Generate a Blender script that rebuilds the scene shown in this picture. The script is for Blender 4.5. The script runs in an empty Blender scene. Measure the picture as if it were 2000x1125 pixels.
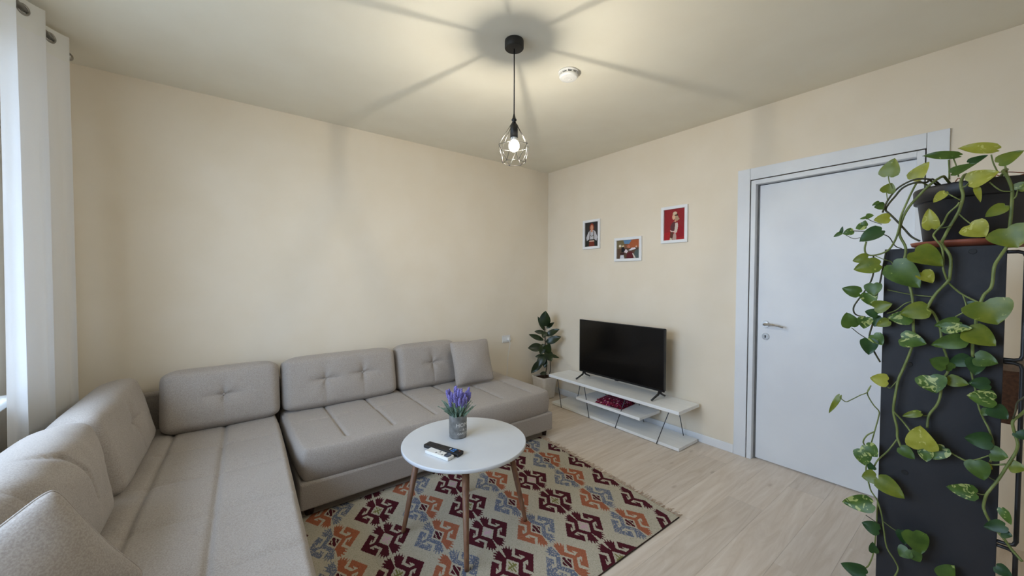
import bpy, bmesh, math, random
import numpy as np
from mathutils import Vector, Matrix, noise

random.seed(7)
rng = np.random.default_rng(7)
SC = bpy.context.scene
COL = SC.collection
PI = math.pi

# ------------------------------------------------------------------ camera
ROOM_H = 2.65
FPX, YAW, PITCH, ROLL = 743.2563, 0.657713, -0.0266277, 0.0021598
CAM = Vector((-3.2017, -3.4278, 1.3775))
_fw = Vector((math.sin(YAW) * math.cos(PITCH), math.cos(YAW) * math.cos(PITCH), math.sin(PITCH)))
_rt = Vector((math.cos(YAW), -math.sin(YAW), 0))
_up = _rt.cross(_fw)
_r2 = math.cos(ROLL) * _rt + math.sin(ROLL) * _up
_u2 = -math.sin(ROLL) * _rt + math.cos(ROLL) * _up
cam_data = bpy.data.cameras.new('camera')
cam_data.sensor_width = 36.0
cam_data.lens = FPX / 2000.0 * 36.0
cam_data.clip_start = 0.02
cam = bpy.data.objects.new('camera', cam_data)
cam.matrix_world = Matrix(((_r2.x, _u2.x, -_fw.x, CAM.x), (_r2.y, _u2.y, -_fw.y, CAM.y),
                           (_r2.z, _u2.z, -_fw.z, CAM.z), (0, 0, 0, 1)))
COL.objects.link(cam)
SC.camera = cam


def at(x, y, axis, val):
    """photo pixel -> point on the world plane axis = val (surveying helper)"""
    d = (x - 1000) / FPX * _r2 + (562.5 - y) / FPX * _u2 + _fw
    t = (val - CAM[axis]) / d[axis]
    return CAM + t * d


# ------------------------------------------------------------------ world, light, exposure
world = bpy.data.worlds.new('sky')
SC.world = world
world.use_nodes = True
bg = world.node_tree.nodes['Background']
bg.inputs[0].default_value = (0.60, 0.745, 1.0, 1)
bg.inputs[1].default_value = 11.0
LAMP_WATT = 14500.0          # radiance of the glowing filament core
LAMP_COL = (1.0, 0.925, 0.78)
SC.view_settings.view_transform = 'Standard'
SC.view_settings.look = 'None'
SC.view_settings.exposure = 0.0
SC.view_settings.gamma = 1.0
SC.view_settings.use_curve_mapping = False
portal = bpy.data.lights.new('window_portal', 'AREA')
portal.shape = 'RECTANGLE'
portal.size = 2.16
portal.size_y = 1.57
portal.cycles.is_portal = True
po = bpy.data.objects.new('window_portal', portal)
po.location = (-4.085, -1.82, 1.635)
po.rotation_euler = (PI / 2, 0, -PI / 2)
COL.objects.link(po)


# ------------------------------------------------------------------ materials
def srgb(r, g, b):
    def f(c):
        c /= 255.0
        return c / 12.92 if c <= 0.04045 else ((c + 0.055) / 1.055) ** 2.4
    return (f(r), f(g), f(b), 1)


def new_mat(name, color, rough=0.6, metal=0.0, spec=0.5):
    m = bpy.data.materials.new(name)
    m.use_nodes = True
    b = m.node_tree.nodes['Principled BSDF']
    b.inputs['Base Color'].default_value = color
    b.inputs['Roughness'].default_value = rough
    b.inputs['Metallic'].default_value = metal
    b.inputs['Specular IOR Level'].default_value = spec
    return m


def nd(m, t, **kw):
    n = m.node_tree.nodes.new(t)
    for k, v in kw.items():
        setattr(n, k, v)
    return n


def noise_tint(m, c1, c2, scale=8.0, detail=4.0, stretch=None, bump=0.0, bump_scale=None, coords='Object', lo=0.35, hi=0.65):
    nt = m.node_tree
    b = nt.nodes['Principled BSDF']
    tc = nd(m, 'ShaderNodeTexCoord')
    mp = nd(m, 'ShaderNodeMapping')
    if stretch:
        mp.inputs['Scale'].default_value = stretch
    nt.links.new(tc.outputs[coords], mp.inputs['Vector'])
    ns = nd(m, 'ShaderNodeTexNoise')
    ns.inputs['Scale'].default_value = scale
    ns.inputs['Detail'].default_value = detail
    nt.links.new(mp.outputs[0], ns.inputs['Vector'])
    cr = nd(m, 'ShaderNodeValToRGB')
    cr.color_ramp.elements[0].position = lo
    cr.color_ramp.elements[1].position = hi
    cr.color_ramp.elements[0].color = c1
    cr.color_ramp.elements[1].color = c2
    nt.links.new(ns.outputs['Fac'], cr.inputs[0])
    nt.links.new(cr.outputs[0], b.inputs['Base Color'])
    if bump:
        n2 = nd(m, 'ShaderNodeTexNoise')
        n2.inputs['Scale'].default_value = bump_scale or scale
        n2.inputs['Detail'].default_value = 2
        nt.links.new(tc.outputs[coords], n2.inputs['Vector'])
        bp = nd(m, 'ShaderNodeBump')
        bp.inputs['Strength'].default_value = bump
        bp.inputs['Distance'].default_value = 0.002
        nt.links.new(n2.outputs['Fac'], bp.inputs['Height'])
        nt.links.new(bp.outputs[0], b.inputs['Normal'])
    return m


M = {}
M['wall'] = noise_tint(new_mat('cream_paint', srgb(235, 223, 203), 0.85, spec=0.25), srgb(234, 222, 201), srgb(237, 226, 207), 3.0, bump=0.05, bump_scale=260)
M['ceiling'] = noise_tint(new_mat('ceiling_paint', srgb(236, 230, 213), 0.9, spec=0.2), srgb(235, 229, 212), srgb(238, 233, 217), 3.0, bump=0.05, bump_scale=220)
M['white'] = noise_tint(new_mat('white_lacquer', srgb(236, 238, 240), 0.38, spec=0.4), srgb(234, 236, 238), srgb(239, 241, 243), 6.0)
M['door_white'] = noise_tint(new_mat('door_foil', srgb(228, 231, 234), 0.42, spec=0.4), srgb(226, 229, 233), srgb(232, 235, 238), 3.0)
M['white_board'] = noise_tint(new_mat('white_melamine', srgb(242, 243, 242), 0.4, spec=0.4), srgb(239, 240, 239), srgb(245, 246, 245), 4.0, stretch=(6, 0.8, 1))
M['table_white'] = noise_tint(new_mat('table_lacquer', srgb(214, 217, 220), 0.25, spec=0.4), srgb(211, 214, 218), srgb(217, 220, 223), 4.0)
M['fabric'] = noise_tint(new_mat('taupe_fabric', srgb(172, 163, 155), 0.95, spec=0.12), srgb(161, 152, 144), srgb(180, 172, 164), 220.0, detail=3, bump=0.22, bump_scale=420)
M['fabric'].node_tree.nodes['Principled BSDF'].inputs['Sheen Weight'].default_value = 0.15
M['fabric_dark'] = noise_tint(new_mat('shadow_gap_fabric', srgb(70, 62, 56), 0.95, spec=0.1), srgb(60, 54, 48), srgb(76, 68, 60), 120.0)
M['black_metal'] = noise_tint(new_mat('black_metal', srgb(20, 20, 21), 0.45, spec=0.5), srgb(17, 17, 18), srgb(24, 24, 25), 12.0)
M['anthracite'] = noise_tint(new_mat('anthracite_panel', srgb(37, 38, 42), 0.55, spec=0.35), srgb(35, 36, 40), srgb(40, 41, 45), 9.0, bump=0.05, bump_scale=400)
M['black_hole'] = noise_tint(new_mat('dark_cap', srgb(8, 8, 9), 0.6), srgb(7, 7, 8), srgb(10, 10, 11), 20.0)
M['dark_wire'] = noise_tint(new_mat('dark_wire', srgb(70, 74, 82), 0.35, metal=0.7), srgb(62, 66, 74), srgb(80, 84, 92), 30.0)
M['screen'] = noise_tint(new_mat('tv_screen', srgb(9, 9, 10), 0.16, spec=0.5), srgb(8, 8, 9), srgb(10, 10, 11), 2.0)
M['tv_plastic'] = noise_tint(new_mat('tv_plastic', srgb(15, 15, 17), 0.4, spec=0.5), srgb(13, 13, 15), srgb(18, 18, 20), 14.0)
M['chrome'] = noise_tint(new_mat('brushed_steel', srgb(190, 188, 184), 0.25, metal=1.0), srgb(180, 178, 174), srgb(198, 196, 192), 40.0)
M['rod_steel'] = noise_tint(new_mat('rod_steel', srgb(150, 147, 142), 0.32, metal=1.0), srgb(140, 137, 132), srgb(160, 157, 152), 30.0)
M['leg_wood'] = noise_tint(new_mat('walnut_leg', srgb(128, 90, 64), 0.5), srgb(112, 77, 54), srgb(140, 101, 74), 14.0, stretch=(6, 6, 0.6), detail=6)
M['dark_wood'] = noise_tint(new_mat('dark_wood', srgb(84, 56, 40), 0.5), srgb(70, 45, 32), srgb(96, 66, 48), 12.0, stretch=(1, 8, 8), detail=6)
M['sofa_foot'] = noise_tint(new_mat('sofa_foot_wood', srgb(62, 44, 34), 0.5), srgb(52, 37, 28), srgb(72, 52, 40), 14.0, stretch=(8, 8, 1))
M['terracotta'] = noise_tint(new_mat('terracotta', srgb(140, 74, 52), 0.55), srgb(128, 66, 46), srgb(150, 82, 58), 10.0)
M['soil'] = noise_tint(new_mat('soil', srgb(52, 38, 28), 1.0, spec=0.1), srgb(36, 26, 19), srgb(74, 55, 42), 60.0, bump=0.8, bump_scale=80)
M['pot_cream'] = noise_tint(new_mat('cream_pot', srgb(222, 214, 202), 0.6), srgb(218, 209, 196), srgb(227, 220, 209), 10.0)
M['pot_black'] = noise_tint(new_mat('black_planter', srgb(30, 30, 33), 0.5), srgb(27, 27, 30), srgb(34, 34, 37), 10.0)
M['zinc'] = noise_tint(new_mat('zinc_tin', srgb(128, 127, 124), 0.5, metal=0.35), srgb(112, 111, 108), srgb(146, 145, 142), 26.0)
M['print_white'] = noise_tint(new_mat('white_print', srgb(225, 222, 215), 0.7), srgb(220, 217, 210), srgb(230, 227, 220), 30.0)
M['plastic_white'] = noise_tint(new_mat('white_plastic', srgb(235, 234, 230), 0.4), srgb(232, 231, 227), srgb(238, 237, 233), 10.0)
M['grey_plastic'] = noise_tint(new_mat('grey_plastic', srgb(120, 120, 118), 0.5), srgb(112, 112, 110), srgb(128, 128, 126), 10.0)
M['blue_key'] = noise_tint(new_mat('blue_key', srgb(66, 130, 200), 0.4), srgb(60, 122, 192), srgb(74, 138, 208), 10.0)
M['black_key'] = noise_tint(new_mat('black_key', srgb(38, 38, 42), 0.5), srgb(34, 34, 38), srgb(44, 44, 48), 10.0)
M['lcd'] = noise_tint(new_mat('lcd', srgb(70, 78, 92), 0.3), srgb(64, 72, 86), srgb(76, 84, 98), 10.0)
M['rug_thread'] = noise_tint(new_mat('rug_thread', srgb(196, 172, 148), 0.95, spec=0.1), srgb(170, 140, 118), srgb(212, 192, 168), 80.0)
M['rug_edge'] = noise_tint(new_mat('rug_edge', srgb(60, 46, 42), 0.95, spec=0.1), srgb(50, 38, 35), srgb(70, 54, 50), 80.0)
M['ground'] = noise_tint(new_mat('street_ground', srgb(120, 118, 112), 0.95), srgb(110, 108, 102), srgb(130, 128, 122), 0.4)
M['blocker'] = noise_tint(new_mat('blocker_render', srgb(196, 192, 184), 0.95), srgb(190, 186, 178), srgb(202, 198, 190), 0.3)  # pale coat of the block and slab added to shape daylight
M['stem_green'] = noise_tint(new_mat('stem_green', srgb(104, 118, 58), 0.55), srgb(92, 104, 50), srgb(122, 134, 72), 20.0)
M['stem_dark'] = noise_tint(new_mat('stem_dark', srgb(58, 58, 36), 0.6), srgb(46, 46, 30), srgb(72, 72, 44), 20.0)
M['trunk'] = noise_tint(new_mat('rubber_trunk', srgb(66, 54, 40), 0.7), srgb(56, 46, 34), srgb(80, 66, 50), 30.0)
M['root'] = noise_tint(new_mat('dry_root', srgb(150, 84, 56), 0.8), srgb(136, 74, 48), srgb(164, 96, 66), 30.0)


def leaf_mat(name, base, alt, pale, amount, scale=28.0, rough=0.38):
    """glossy leaf, blotches of pale variegation, some light through the blade"""
    m = new_mat(name, base, rough, spec=0.45)
    nt = m.node_tree
    b = nt.nodes['Principled BSDF']
    tc = nd(m, 'ShaderNodeTexCoord')
    oi = nd(m, 'ShaderNodeObjectInfo')
    vm = nd(m, 'ShaderNodeVectorMath', operation='MULTIPLY_ADD')
    cx = nd(m, 'ShaderNodeCombineXYZ')
    for i in range(3):
        nt.links.new(oi.outputs['Random'], cx.inputs[i])
    vm.inputs[1].default_value = (1, 1, 1)
    sc_ = nd(m, 'ShaderNodeVectorMath', operation='SCALE')
    sc_.inputs['Scale'].default_value = 17.0
    nt.links.new(cx.outputs[0], sc_.inputs[0])
    nt.links.new(tc.outputs['Object'], vm.inputs[0])
    nt.links.new(sc_.outputs[0], vm.inputs[2])
    n1 = nd(m, 'ShaderNodeTexNoise')
    n1.inputs['Scale'].default_value = scale
    n1.inputs['Detail'].default_value = 3
    nt.links.new(vm.outputs[0], n1.inputs['Vector'])
    r1 = nd(m, 'ShaderNodeValToRGB')
    r1.color_ramp.elements[0].position = 0.35
    r1.color_ramp.elements[1].position = 0.68
    r1.color_ramp.elements[0].color = base
    r1.color_ramp.elements[1].color = alt
    nt.links.new(n1.outputs['Fac'], r1.inputs[0])
    n2 = nd(m, 'ShaderNodeTexNoise')
    n2.inputs['Scale'].default_value = scale * 1.7
    n2.inputs['Detail'].default_value = 4
    n2.inputs['Distortion'].default_value = 1.2
    nt.links.new(vm.outputs[0], n2.inputs['Vector'])
    r2 = nd(m, 'ShaderNodeValToRGB')
    r2.color_ramp.elements[0].position = 0.72 - amount
    r2.color_ramp.elements[1].position = 0.76 - amount
    nt.links.new(n2.outputs['Fac'], r2.inputs[0])
    mx = nd(m, 'ShaderNodeMix', data_type='RGBA')
    nt.links.new(r2.outputs[0], mx.inputs[0])
    nt.links.new(r1.outputs[0], mx.inputs[6])
    mx.inputs[7].default_value = pale
    nt.links.new(mx.outputs[2], b.inputs['Base Color'])
    tr = nd(m, 'ShaderNodeBsdfTranslucent')
    nt.links.new(mx.outputs[2], tr.inputs['Color'])
    ms = nd(m, 'ShaderNodeMixShader')
    ms.inputs[0].default_value = 0.22
    nt.links.new(b.outputs[0], ms.inputs[1])
    nt.links.new(tr.outputs[0], ms.inputs[2])
    nt.links.new(ms.outputs[0], nt.nodes['Material Output'].inputs['Surface'])
    return m


LEAF = {
    'Y': leaf_mat('leaf_yellow_green', srgb(150, 152, 44), srgb(176, 176, 74), srgb(196, 196, 110), 0.10),
    'H': leaf_mat('leaf_light_green', srgb(94, 112, 30), srgb(122, 132, 40), srgb(160, 170, 80), 0.04),
    'G': leaf_mat('leaf_mid_green', srgb(62, 90, 30), srgb(84, 112, 40), srgb(150, 168, 90), 0.03),
    'D': leaf_mat('leaf_dark_green', srgb(34, 68, 32), srgb(50, 84, 38), srgb(110, 140, 80), 0.0),
    'V': leaf_mat('leaf_variegated', srgb(60, 92, 34), srgb(88, 118, 44), srgb(176, 186, 112), 0.17, scale=30),
    'R': leaf_mat('rubber_leaf', srgb(30, 46, 26), srgb(48, 62, 30), srgb(60, 84, 50), 0.0, scale=10, rough=0.28),
    'L': leaf_mat('lavender_leaf', srgb(112, 144, 124), srgb(166, 190, 172), srgb(204, 216, 204), 0.1, scale=80, rough=0.7),
    'F': leaf_mat('lavender_flower', srgb(134, 124, 196), srgb(168, 158, 222), srgb(196, 188, 232), 0.06, scale=120, rough=0.8),
}


def color_attr_mat(name, rough, bump=0.0, bscale=500):
    m = new_mat(name, (0.5, 0.5, 0.5, 1), rough, spec=0.15)
    nt = m.node_tree
    a = nd(m, 'ShaderNodeVertexColor', layer_name='print')
    tc = nd(m, 'ShaderNodeTexCoord')
    ns = nd(m, 'ShaderNodeTexNoise')
    ns.inputs['Scale'].default_value = bscale
    nt.links.new(tc.outputs['Object'], ns.inputs['Vector'])
    mr = nd(m, 'ShaderNodeMapRange')
    mr.inputs['To Min'].default_value = 0.88
    mr.inputs['To Max'].default_value = 1.12
    nt.links.new(ns.outputs['Fac'], mr.inputs['Value'])
    mul = nd(m, 'ShaderNodeVectorMath', operation='SCALE')
    nt.links.new(a.outputs['Color'], mul.inputs[0])
    nt.links.new(mr.outputs[0], mul.inputs['Scale'])
    nt.links.new(mul.outputs[0], nt.nodes['Principled BSDF'].inputs['Base Color'])
    if bump:
        bp = nd(m, 'ShaderNodeBump')
        bp.inputs['Strength'].default_value = bump
        bp.inputs['Distance'].default_value = 0.002
        nt.links.new(ns.outputs['Fac'], bp.inputs['Height'])
        nt.links.new(bp.outputs[0], nt.nodes['Principled BSDF'].inputs['Normal'])
    return m


M['rug'] = color_attr_mat('woven_rug', 0.95, 0.4, 420)
M['photo_print'] = color_attr_mat('photo_print', 0.4, 0, 300)
M['scarf'] = color_attr_mat('woven_scarf', 0.95, 0.4, 500)


def floor_material():
    m = new_mat('oak_laminate', srgb(205, 190, 172), 0.36, spec=0.35)
    nt = m.node_tree
    b = nt.nodes['Principled BSDF']
    tc = nd(m, 'ShaderNodeTexCoord')
    oi = nd(m, 'ShaderNodeObjectInfo')
    sc_ = nd(m, 'ShaderNodeVectorMath', operation='SCALE')
    cx = nd(m, 'ShaderNodeCombineXYZ')
    nt.links.new(oi.outputs['Random'], cx.inputs[0])
    nt.links.new(oi.outputs['Random'], cx.inputs[1])
    nt.links.new(cx.outputs[0], sc_.inputs[0])
    sc_.inputs['Scale'].default_value = 31.0
    ad = nd(m, 'ShaderNodeVectorMath', operation='ADD')
    nt.links.new(tc.outputs['Object'], ad.inputs[0])
    nt.links.new(sc_.outputs[0], ad.inputs[1])
    mp = nd(m, 'ShaderNodeMapping')
    mp.inputs['Scale'].default_value = (1.1, 11, 1)
    nt.links.new(ad.outputs[0], mp.inputs[0])
    ns = nd(m, 'ShaderNodeTexNoise')
    ns.inputs['Scale'].default_value = 1.6
    ns.inputs['Detail'].default_value = 6
    ns.inputs['Roughness'].default_value = 0.6
    ns.inputs['Distortion'].default_value = 1.6
    nt.links.new(mp.outputs[0], ns.inputs['Vector'])
    cr = nd(m, 'ShaderNodeValToRGB')
    cr.color_ramp.elements[0].position = 0.30
    cr.color_ramp.elements[1].position = 0.70
    cr.color_ramp.elements[0].color = srgb(208, 192, 174)
    cr.color_ramp.elements[1].color = srgb(231, 219, 206)
    nt.links.new(ns.outputs['Fac'], cr.inputs[0])
    # sparse knots
    mp2 = nd(m, 'ShaderNodeMapping')
    mp2.inputs['Scale'].default_value = (2.0, 5.5, 1)
    nt.links.new(ad.outputs[0], mp2.inputs[0])
    vo = nd(m, 'ShaderNodeTexVoronoi')
    vo.inputs['Scale'].default_value = 1.3
    nt.links.new(mp2.outputs[0], vo.inputs['Vector'])
    kr = nd(m, 'ShaderNodeValToRGB')
    kr.color_ramp.elements[0].position = 0.03
    kr.color_ramp.elements[1].position = 0.10
    kr.color_ramp.elements[0].color = (0.45, 0.45, 0.45, 1)
    kr.color_ramp.elements[1].color = (0, 0, 0, 1)
    nt.links.new(vo.outputs['Distance'], kr.inputs[0])
    mx = nd(m, 'ShaderNodeMix', data_type='RGBA')
    nt.links.new(kr.outputs[0], mx.inputs[0])
    nt.links.new(cr.outputs[0], mx.inputs[6])
    mx.inputs[7].default_value = srgb(160, 138, 116)
    hv = nd(m, 'ShaderNodeMapRange')
    hv.inputs['To Min'].default_value = 0.95
    hv.inputs['To Max'].default_value = 1.05
    nt.links.new(oi.outputs['Random'], hv.inputs['Value'])
    mul = nd(m, 'ShaderNodeVectorMath', operation='SCALE')
    nt.links.new(mx.outputs[2], mul.inputs[0])
    nt.links.new(hv.outputs[0], mul.inputs['Scale'])
    nt.links.new(mul.outputs[0], b.inputs['Base Color'])
    bp = nd(m, 'ShaderNodeBump')
    bp.inputs['Strength'].default_value = 0.06
    bp.inputs['Distance'].default_value = 0.001
    nt.links.new(ns.outputs['Fac'], bp.inputs['Height'])
    nt.links.new(bp.outputs[0], b.inputs['Normal'])
    return m


M['floor'] = floor_material()


def curtain_material(name, col, transp, transl):
    m = new_mat(name, col, 0.9, spec=0.1)
    nt = m.node_tree
    b = nt.nodes['Principled BSDF']
    tr = nd(m, 'ShaderNodeBsdfTranslucent')
    tr.inputs['Color'].default_value = col
    tp = nd(m, 'ShaderNodeBsdfTransparent')
    m1 = nd(m, 'ShaderNodeMixShader')
    m1.inputs[0].default_value = transl
    m2 = nd(m, 'ShaderNodeMixShader')
    tc = nd(m, 'ShaderNodeTexCoord')
    ns = nd(m, 'ShaderNodeTexNoise')
    ns.inputs['Scale'].default_value = 300
    nt.links.new(tc.outputs['Object'], ns.inputs['Vector'])
    mr = nd(m, 'ShaderNodeMapRange')
    mr.inputs['To Min'].default_value = transp * 0.6
    mr.inputs['To Max'].default_value = transp * 1.4
    nt.links.new(ns.outputs['Fac'], mr.inputs['Value'])
    nt.links.new(mr.outputs[0], m2.inputs[0])
    nt.links.new(b.outputs[0], m1.inputs[1])
    nt.links.new(tr.outputs[0], m1.inputs[2])
    nt.links.new(m1.outputs[0], m2.inputs[1])
    nt.links.new(tp.outputs[0], m2.inputs[2])
    nt.links.new(m2.outputs[0], nt.nodes['Material Output'].inputs['Surface'])
    return m


M['sheer'] = curtain_material('white_sheer', srgb(238, 238, 238), 0.035, 0.22)
M['sheer_header'] = curtain_material('white_header_tape', srgb(236, 236, 232), 0.02, 0.25)


def glass_material():
    m = bpy.data.materials.new('window_glass')
    m.use_nodes = True
    nt = m.node_tree
    nt.nodes.remove(nt.nodes['Principled BSDF'])
    tp = nd(m, 'ShaderNodeBsdfTransparent')
    tp.inputs['Color'].default_value = (0.95, 0.97, 0.97, 1)
    gl = nd(m, 'ShaderNodeBsdfGlossy')
    gl.inputs['Roughness'].default_value = 0.02
    ms = nd(m, 'ShaderNodeMixShader')
    ms.inputs[0].default_value = 0.05
    nt.links.new(tp.outputs[0], ms.inputs[1])
    nt.links.new(gl.outputs[0], ms.inputs[2])
    nt.links.new(ms.outputs[0], nt.nodes['Material Output'].inputs['Surface'])
    return m


M['glass'] = glass_material()


def bulb_material():
    m = bpy.data.materials.new('bulb_glass')
    m.use_nodes = True
    nt = m.node_tree
    nt.nodes.remove(nt.nodes['Principled BSDF'])
    tp = nd(m, 'ShaderNodeBsdfTransparent')
    em = nd(m, 'ShaderNodeEmission')
    em.inputs['Color'].default_value = LAMP_COL + (1,)
    em.inputs['Strength'].default_value = 14.0
    ms = nd(m, 'ShaderNodeMixShader')
    ms.inputs[0].default_value = 0.15
    nt.links.new(tp.outputs[0], ms.inputs[1])
    nt.links.new(em.outputs[0], ms.inputs[2])
    nt.links.new(ms.outputs[0], nt.nodes['Material Output'].inputs['Surface'])
    return m


M['bulb'] = bulb_material()
M['filament'] = bpy.data.materials.new('filament_glow')
M['filament'].use_nodes = True
_b = M['filament'].node_tree.nodes['Principled BSDF']
_b.inputs['Emission Color'].default_value = LAMP_COL + (1,)
_b.inputs['Emission Strength'].default_value = LAMP_WATT


# ------------------------------------------------------------------ mesh helpers
def link(name, me, mat, parent=None, smooth=False):
    if mat is not None:
        for mm in (mat if isinstance(mat, (list, tuple)) else [mat]):
            me.materials.append(mm)
    if smooth:
        me.polygons.foreach_set('use_smooth', [True] * len(me.polygons))
    o = bpy.data.objects.new(name, me)
    COL.objects.link(o)
    if parent:
        o.parent = parent
    return o


def bm_obj(name, bm, mat, parent=None, smooth=False):
    me = bpy.data.meshes.new(name)
    bm.normal_update()
    bm.to_mesh(me)
    bm.free()
    return link(name, me, mat, parent, smooth)


def py_obj(name, v, f, mat, parent=None, smooth=False):
    me = bpy.data.meshes.new(name)
    me.from_pydata([tuple(p) for p in v], [], f)
    me.update()
    return link(name, me, mat, parent, smooth)


def empty(name, loc=(0, 0, 0), rz=0.0):
    o = bpy.data.objects.new(name, None)
    o.location = loc
    o.rotation_euler = (0, 0, rz)
    o.empty_display_size = 0.05
    COL.objects.link(o)
    return o


def tag(o, label, cat, group=None):
    o['label'] = label
    o['category'] = cat
    if group:
        o['group'] = group
    return o


def struct(o, label=None):
    o['kind'] = 'structure'
    if label:
        o['label'] = label
    return o


def loc_of(p, parent):
    return Vector(p) - parent.location if parent else Vector(p)


def add_box(bm, lo, hi, bevel=0.0, seg=2, matrix=None):
    x0, y0, z0 = lo
    x1, y1, z1 = hi
    vs = [bm.verts.new(p) for p in ((x0, y0, z0), (x1, y0, z0), (x1, y1, z0), (x0, y1, z0),
                                    (x0, y0, z1), (x1, y0, z1), (x1, y1, z1), (x0, y1, z1))]
    fs = [bm.faces.new([vs[i] for i in q]) for q in ((0, 3, 2, 1), (4, 5, 6, 7), (0, 1, 5, 4), (1, 2, 6, 5), (2, 3, 7, 6), (3, 0, 4, 7))]
    if bevel > 0:
        es = set(e for f in fs for e in f.edges)
        r = bmesh.ops.bevel(bm, geom=list(es), offset=bevel, segments=seg, affect='EDGES', profile=0.5)
        vs = list({v for f in r['faces'] for v in f.verts} | {v for v in vs if v.is_valid})
    if matrix is not None:
        for v in vs:
            v.co = matrix @ v.co
    return vs


def box(name, lo, hi, mat, parent=None, bevel=0.0, seg=2, matrix=None):
    """box given in world coordinates, parented to an unrotated thing"""
    if parent is not None:
        off = parent.location
        lo = [lo[i] - off[i] for i in range(3)]
        hi = [hi[i] - off[i] for i in range(3)]
    bm = bmesh.new()
    add_box(bm, lo, hi, bevel, seg, matrix)
    return bm_obj(name, bm, mat, parent, smooth=False)


def spline(pts, n=6):
    pts = [Vector(p) for p in pts]
    if len(pts) < 3:
        return pts
    out = []
    for i in range(len(pts) - 1):
        p0 = pts[max(i - 1, 0)]
        p1, p2 = pts[i], pts[i + 1]
        p3 = pts[min(i + 2, len(pts) - 1)]
        for k in range(n):
            t = k / n
            out.append(0.5 * ((2 * p1) + (-p0 + p2) * t + (2 * p0 - 5 * p1 + 4 * p2 - p3) * t * t + (-p0 + 3 * p1 - 3 * p2 + p3) * t ** 3))
    out.append(pts[-1])
    return out


def add_tube(bm, pts, r, seg=8, closed=False):
    pts = [Vector(p) for p in pts]
    n = len(pts)
    rad = r if isinstance(r, (list, tuple)) else [r] * n
    rings = []
    prev = None
    for i in range(n):
        if closed:
            d = pts[(i + 1) % n] - pts[i - 1]
        else:
            d = pts[min(i + 1, n - 1)] - pts[max(i - 1, 0)]
        if d.length < 1e-9:
            d = Vector((0, 0, 1))
        d.normalize()
        if prev is None:
            a = Vector((0, 0, 1)) if abs(d.z) < 0.9 else Vector((1, 0, 0))
            u = d.cross(a).normalized()
        else:
            u = prev - d * prev.dot(d)
            u = u.normalized() if u.length > 1e-6 else d.cross(Vector((1, 0, 0))).normalized()
        prev = u
        w = d.cross(u)
        rings.append([bm.verts.new(pts[i] + rad[i] * (math.cos(2 * PI * k / seg) * u + math.sin(2 * PI * k / seg) * w)) for k in range(seg)])
    m = n if closed else n - 1
    for i in range(m):
        a, b = rings[i], rings[(i + 1) % n]
        for k in range(seg):
            bm.faces.new((a[k], a[(k + 1) % seg], b[(k + 1) % seg], b[k]))
    if not closed:
        bm.faces.new(rings[0][::-1])
        bm.faces.new(rings[-1])


def tube(name, pts, r, mat, parent=None, seg=8, closed=False):
    if parent is not None:
        pts = [Vector(p) - parent.location for p in pts]
    bm = bmesh.new()
    add_tube(bm, pts, r, seg, closed)
    return bm_obj(name, bm, mat, parent, smooth=True)


def add_lathe(bm, prof, seg=32, center=(0, 0, 0)):
    c = Vector(center)
    rings = []
    for r, z in prof:
        if r < 1e-6:
            rings.append([bm.verts.new(c + Vector((0, 0, z)))])
        else:
            rings.append([bm.verts.new(c + Vector((r * math.cos(2 * PI * k / seg), r * math.sin(2 * PI * k / seg), z))) for k in range(seg)])
    for a, b in zip(rings[:-1], rings[1:]):
        for k in range(seg):
            k2 = (k + 1) % seg
            if len(a) == 1 and len(b) == 1:
                continue
            if len(a) == 1:
                bm.faces.new((a[0], b[k2], b[k]))
            elif len(b) == 1:
                bm.faces.new((a[k], a[k2], b[0]))
            else:
                bm.faces.new((a[k], a[k2], b[k2], b[k]))


def lathe(name, prof, mat, parent=None, seg=32, center=(0, 0, 0), smooth=True):
    c = Vector(center)
    if parent is not None:
        c = c - parent.location
    bm = bmesh.new()
    add_lathe(bm, prof, seg, c)
    o = bm_obj(name, bm, mat, parent, smooth=False)
    if smooth:
        me = o.data
        for p in me.polygons:
            p.use_smooth = abs(p.normal.z) < 0.97
    return o


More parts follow.
